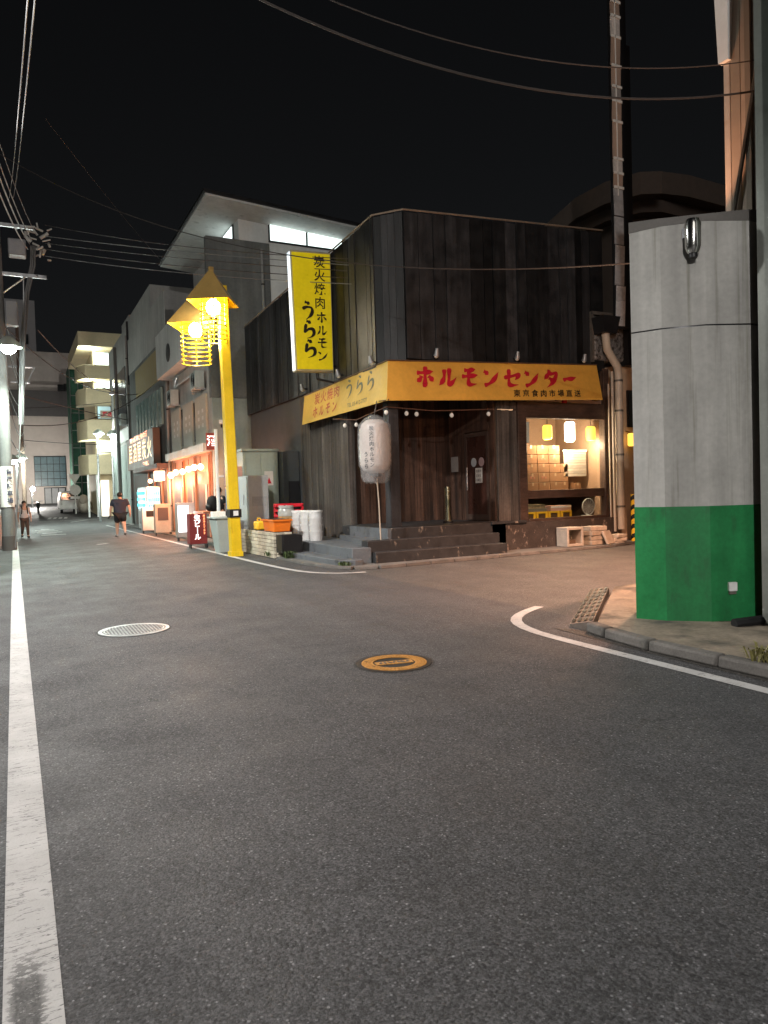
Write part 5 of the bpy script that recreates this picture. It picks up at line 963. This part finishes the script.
for k, (a, b) in enumerate((((.26,5.85,5.34),(.25,24.9,10.78)),((.31,5.84,5.35),(.36,24.9,10.8)))): w_(a, b, .15, .007, wire_l, f'{("left","right")[k]} wire of the steep pair running overhead to the left pole', 'wires along the left side')
for k, (a, b, q) in enumerate((((-.05,14.71,7.8),(.82,25.1,9.66),.012),((-.06,14.8,7.57),(.76,25.1,9.52),.016),((-.11,14.87,7.41),(.7,25.1,9.35),.016),((-.03,14.58,8.09),(.94,25.1,9.87),.008))): w_(a, b, .15, q, wire_l, f'{("second highest","third highest","lowest","highest")[k]} of the bundle rising left out of view from the insulators', 'wires along the left side')
for k, (a, b, q) in enumerate((((1.22,25.02,10.14),(7.86,14.3,6.65),.2),((1.21,25.13,9.83),(7.88,14.3,6.48),.08),((1.2,25.25,9.46),(7.91,14.3,6.22),.14),((1.19,25.31,9.26),(7.73,14.3,6.08),.14),((1.2,25.19,9.63),(7.9,14.3,6.36),.09))): w_(a, b, q, .01, wire_l if k % 2 else wire_m, f'{("highest","second","fourth","lowest","middle")[k]} of the five wires from the left pole past the yellow sign')
w_((1.17,21.63,11.84), (6.02,30.71,11.0), .1, .008, wire_m, 'faint service wire dropping to the overhanging roof')
for k, (a, b, q) in enumerate((((.93,26.39,7.14),(5.95,39.1,6.9),.7),((-.16,25.39,7.09),(5.59,43.22,7.55),.67),((.32,26.77,5.03),(5.71,41.39,5.78),.05),((.62,45.69,6.8),(5.28,44.34,7.11),.06),((.55,45.86,5.01),(5.21,44.59,4.64),.05),((.31,29.86,4.34),(5.9,38.1,6.7),.5))): w_(a, b, q, .018, wire_m, ('upper sagging wire from the left pole to the louvre building','second sagging wire from the left pole to the far dark pole','nearly straight wire from the left pole to the far shops','higher of the two far wires before the end building','lower of the two far wires before the end building','low wire swinging up to the glass louvres')[k], 'wires over the far street')
random.seed(33)
for k, l_ in enumerate(('first','second','third','fourth','fifth','sixth','seventh')):
    z = 8.4-k*.62; wire((-.35+.1*(k%3),25.1,z+random.uniform(-.2,.2)), (.75-.1*(k%2),47,9.3-k*.75), .25+.12*k, .016, wire_l if k % 2 else wire_m, f'{l_} highest wire between the left concrete pole and the thin brown pole', 'wires along the left side')
t = thing('wire_post', 'slim steel post behind the green pillar holding the long sagging wire', 'post', (8.58,7.8,0)); mb = MB(); mb.tube((8.58,7.8,0),(8.58,7.8,4.86),.05,.04,10); mb.build('post', steel, t)
t = thing('utility_pole', 'concrete utility pole just outside the left edge holding the cable bundle', 'utility pole', (-.8,14.7,0)); mb = MB(); mb.path([(-.8,14.7,0),(-.8,14.7,8.5)], [.16,.12], 14); mb.build('pole', bpy.data.materials['pole_concrete'], t); mb = MB(); mb.box(-.9,.0,14.66,14.74,7.3,7.38); mb.build('crossarm', steel, t)
# far dim building
t = thing('curved_building', 'dim brown building with a curved cornice beyond the restaurant roof', 'building', (30,34,0)); far_b = M('far_brown', (.16,.12,.1), .8, noise=(.4,.1))
arc = [(29.3,35.6),(28.6,33.4),(27.64,30.1),(27.66,27.9),(28.44,26.3),(29.39,25.8)]; flat = [(31.4,25.9),(36.0,26.1),(42,26.4)]
mb = MB(); mb.prism([(x+1.2,y+1.2) for x, y in arc+flat]+[(42,42),(30.5,42)], 0, 15.3); mb.build('wall', far_b, t)
mb = MB(); mb.prism(arc+[(29.5,26.6),(42,27.2),(42,42),(30,42)], 15.9, 17.0); mb.prism([(29.6,26.2)]+flat+[(42,27.1),(29.6,26.6)], 16.1, 17.2); mb.build('cornice', M('far_cornice', (.2,.155,.13), .8), t)
mb = MB(); mb.prism([(x+.6,y+.6) for x, y in arc+flat]+[(42,41),(30.2,41)], 15.3, 15.9); mb.prism([(30.2,26.3),(41,26.9),(41,28),(30.2,28)], 13.6, 14.6); mb.build('balcony_band', far_b, t)
mb = MB(); mb.box(33.0,35.5,27.0,27.3,13.0,13.6); mb.build('window', black, t)

# ================================================================== PEOPLE
def skinmesh(name, joints, edges, mat, parent, sub=1):
    ks = list(joints); me = bpy.data.meshes.new(name); off = WL[parent.name]
    me.from_pydata([V(joints[k][0])-off for k in ks], [(ks.index(a), ks.index(b)) for a, b in edges], [])
    o = bpy.data.objects.new(name, me); COL.objects.link(o); o.parent = parent; WL[o.name] = off
    sm = o.modifiers.new('skin','SKIN'); sm.use_smooth_shade = True
    for i, k in enumerate(ks): sv = me.skin_vertices[0].data[i]; r = joints[k][1]; sv.radius = r if hasattr(r,'__len__') else (r,r); sv.use_root = (i == 0)
    sb = o.modifiers.new('sub','SUBSURF'); sb.levels = sub; sb.render_levels = sub
    dg = bpy.context.evaluated_depsgraph_get(); dg.update(); m2 = bpy.data.meshes.new_from_object(o.evaluated_get(dg)); o.modifiers.clear(); o.data = m2; m2.materials.clear(); m2.materials.append(mat)
    for p in m2.polygons: p.use_smooth = True
    return o
def person(label, loc, heading, H, build, step, arms, top, bottom, short, shoes, group=None, sitting=False):
    t = thing('person', label, 'person', loc, group); s = H/1.7; b = build
    m = Matrix.Translation(loc) @ Matrix.Rotation(heading,4,'Z') @ Matrix.Scale(s,4)
    def P(x,y,z): return tuple(m @ V((x,y,z)))
    fl, fr_ = step   # forward offset of left/right foot
    J = {'pel':(P(0,0,.92),(.15*b*s,.12*b*s)),'sp':(P(0,.0,1.1),(.145*b*s,.11*b*s)),'ch':(P(0,.01,1.3),(.16*b*s,.125*b*s)),'nk':(P(0,.01,1.44),.06*s),'hd0':(P(0,.03,1.52),.075*s),'hd1':(P(0,.035,1.62),.085*s),'hd2':(P(0,.03,1.68),.05*s)}
    E_ = [('pel','sp'),('sp','ch'),('ch','nk'),('nk','hd0'),('hd0','hd1'),('hd1','hd2')]
    for sd, sx, f, am in (('l',-1,fl,arms[0]),('r',1,fr_,arms[1])):
        up = max(0,-f)*.35
        J['hp'+sd] = (P(sx*.09,0,.86),.09*b*s); J['kn'+sd] = (P(sx*.1,f*.5+.04+(.06 if f<0 else 0),.48+up*.2),.062*b*s); J['an'+sd] = (P(sx*.1,f-.02,.09+up),.042*s); J['to'+sd] = (P(sx*.12,f+.12,.04+up*.6),.035*s)
        J['sh'+sd] = (P(sx*.19*b,0,1.38),.062*b*s); J['el'+sd] = (P(sx*(.26*b),am[0]*.4,1.1),.045*b*s); J['wr'+sd] = (P(sx*(.27*b),am[0],.86+am[1]),.03*s); J['pm'+sd] = (P(sx*(.27*b),am[0]+.03,.79+am[1]),.032*s)
        E_ += [('pel','hp'+sd),('hp'+sd,'kn'+sd),('kn'+sd,'an'+sd),('an'+sd,'to'+sd),('ch','sh'+sd),('sh'+sd,'el'+sd),('el'+sd,'wr'+sd),('wr'+sd,'pm'+sd)]
        for q in range(5):
            off = (-.03+.015*q); L_ = (.06,.075,.08,.075,.055)[q] if q else .045
            J[f'f{q}{sd}'] = (P(sx*.27*b, am[0]+.03+off+(.03 if q == 0 else 0), .79+am[1]-L_*(1 if q else .5)),.009*s); E_.append(('pm'+sd, f'f{q}{sd}'))
    skinmesh('body', J, E_, skin, t)
    k = 1.13
    def sub(keys, edges, scale, name, mat, over={}):
        jj = {q: (over.get(q, J[q][0]), tuple(np*(min(scale,1.2) if q == 'pel' else scale) for np in (J[q][1] if hasattr(J[q][1],'__len__') else (J[q][1],)*2))) for q in keys}; skinmesh(name, jj, edges, mat, t)
    low = tuple(V(J['pel'][0])-V((0,0,.02*s)))
    sub(['sp','pel','ch','shl','shr','ell','elr'], [('pel','sp'),('sp','ch'),('ch','shl'),('ch','shr'),('shl','ell'),('shr','elr')], 1.36, 'shirt', top, {'pel':low,'ell':tuple(V(J['shl'][0]).lerp(V(J['ell'][0]),.75)),'elr':tuple(V(J['shr'][0]).lerp(V(J['elr'][0]),.75))})
    if short: sub(['pel','hpl','hpr','knl','knr'], [('pel','hpl'),('pel','hpr'),('hpl','knl'),('hpr','knr')], 1.5, 'shorts', bottom, {'knl':tuple(V(J['hpl'][0]).lerp(V(J['knl'][0]),.85)),'knr':tuple(V(J['hpr'][0]).lerp(V(J['knr'][0]),.85))})
    else: sub(['pel','hpl','hpr','knl','knr','anl','anr'], [('pel','hpl'),('pel','hpr'),('hpl','knl'),('hpr','knr'),('knl','anl'),('knr','anr')], 1.35, 'trousers', bottom)
    for sd in 'lr': 
        a, b_ = V(J['an'+sd][0]), V(J['to'+sd][0]); mb = MB(); mb.path([a-(b_-a)*.4-V((0,0,.04*s)), a-V((0,0,.03*s)), b_], [.035*s,.05*s,.04*s], 10); mb.build('shoe', shoes, t)
    mb = MB(); c_ = P(0,-.005,1.625); mb.ball(c_, .1*s, 1.0, 1.05, 1.0, 12, 8); mb.build('hair', hairm, t)
    mb = MB(); mb.ball(P(0,.13,1.575), .016*s); mb.build('nose', skin, t)
    for sx in (-1,1): mb = MB(); mb.ball(P(sx*.035,.115,1.61), .012*s); mb.build('eye', hairm, t)
    mb = MB(); mb.ball(P(0,.118,1.54), .022*s, 1, .4, .35); mb.build('mouth', M('lips', (.4,.16,.14), .5) if 'lips' not in bpy.data.materials else bpy.data.materials['lips'], t)
    return t, P
t, P = person('person in navy t-shirt and black shorts walking away up the street', (3.68,29.83,0), R(4), 1.74, 1.28, (.22,-.3), ((.12,.02),(-.1,.02)), navy, blackc, True, M('shoe_grey', (.3,.28,.28), .7))
t = thing('folded_umbrella', 'short black object held in the left hand of the walking person', 'handheld object', P(-.35,.2,.78)); mb = MB(); mb.path([P(-.36,.12,.8),P(-.38,.3,.74)], .035, 8); mb.build('body', black, t); mb = MB(); mb.path([P(-.355,.07,.815),P(-.36,.12,.8)], .018, 6); mb.build('grip', dark, t)
t, P = person('person in white shirt and brown trousers walking towards the viewer with a backpack', (.36,33.4,0), R(180+8), 1.52, .95, (.16,-.14), ((.05,.0),(-.05,.03)), shirt_w, brownc, False, blackc)
for sx in (-1,1): mb = MB(); mb.path([P(sx*.1,-.12,1.42),P(sx*.11,.0,1.46),P(sx*.11,.13,1.36),P(sx*.13,.13,1.15),P(sx*.15,.0,1.05)], .022, 6); mb.build('backpack_strap', blackc, t)
t, P = person('person in black with a dark backpack standing at the lit shopfront', (5.78,22.7,.045), R(-60), 1.72, 1.0, (.05,-.05), ((.15,.15),(.12,.15)), blackc, blackc, False, blackc)
t = thing('backpack', 'bulky black backpack worn by the person at the lit shopfront', 'backpack', P(0,-.25,1.2)); mb = MB(); mb.ball(P(0,-.28,1.2), .2, .95, .95, 1.3); mb.build('bag', blackc, t); mb = MB(); mb.ball(P(0,-.42,1.1), .12, 1, .9, 1.1); mb.build('pocket', dark, t)
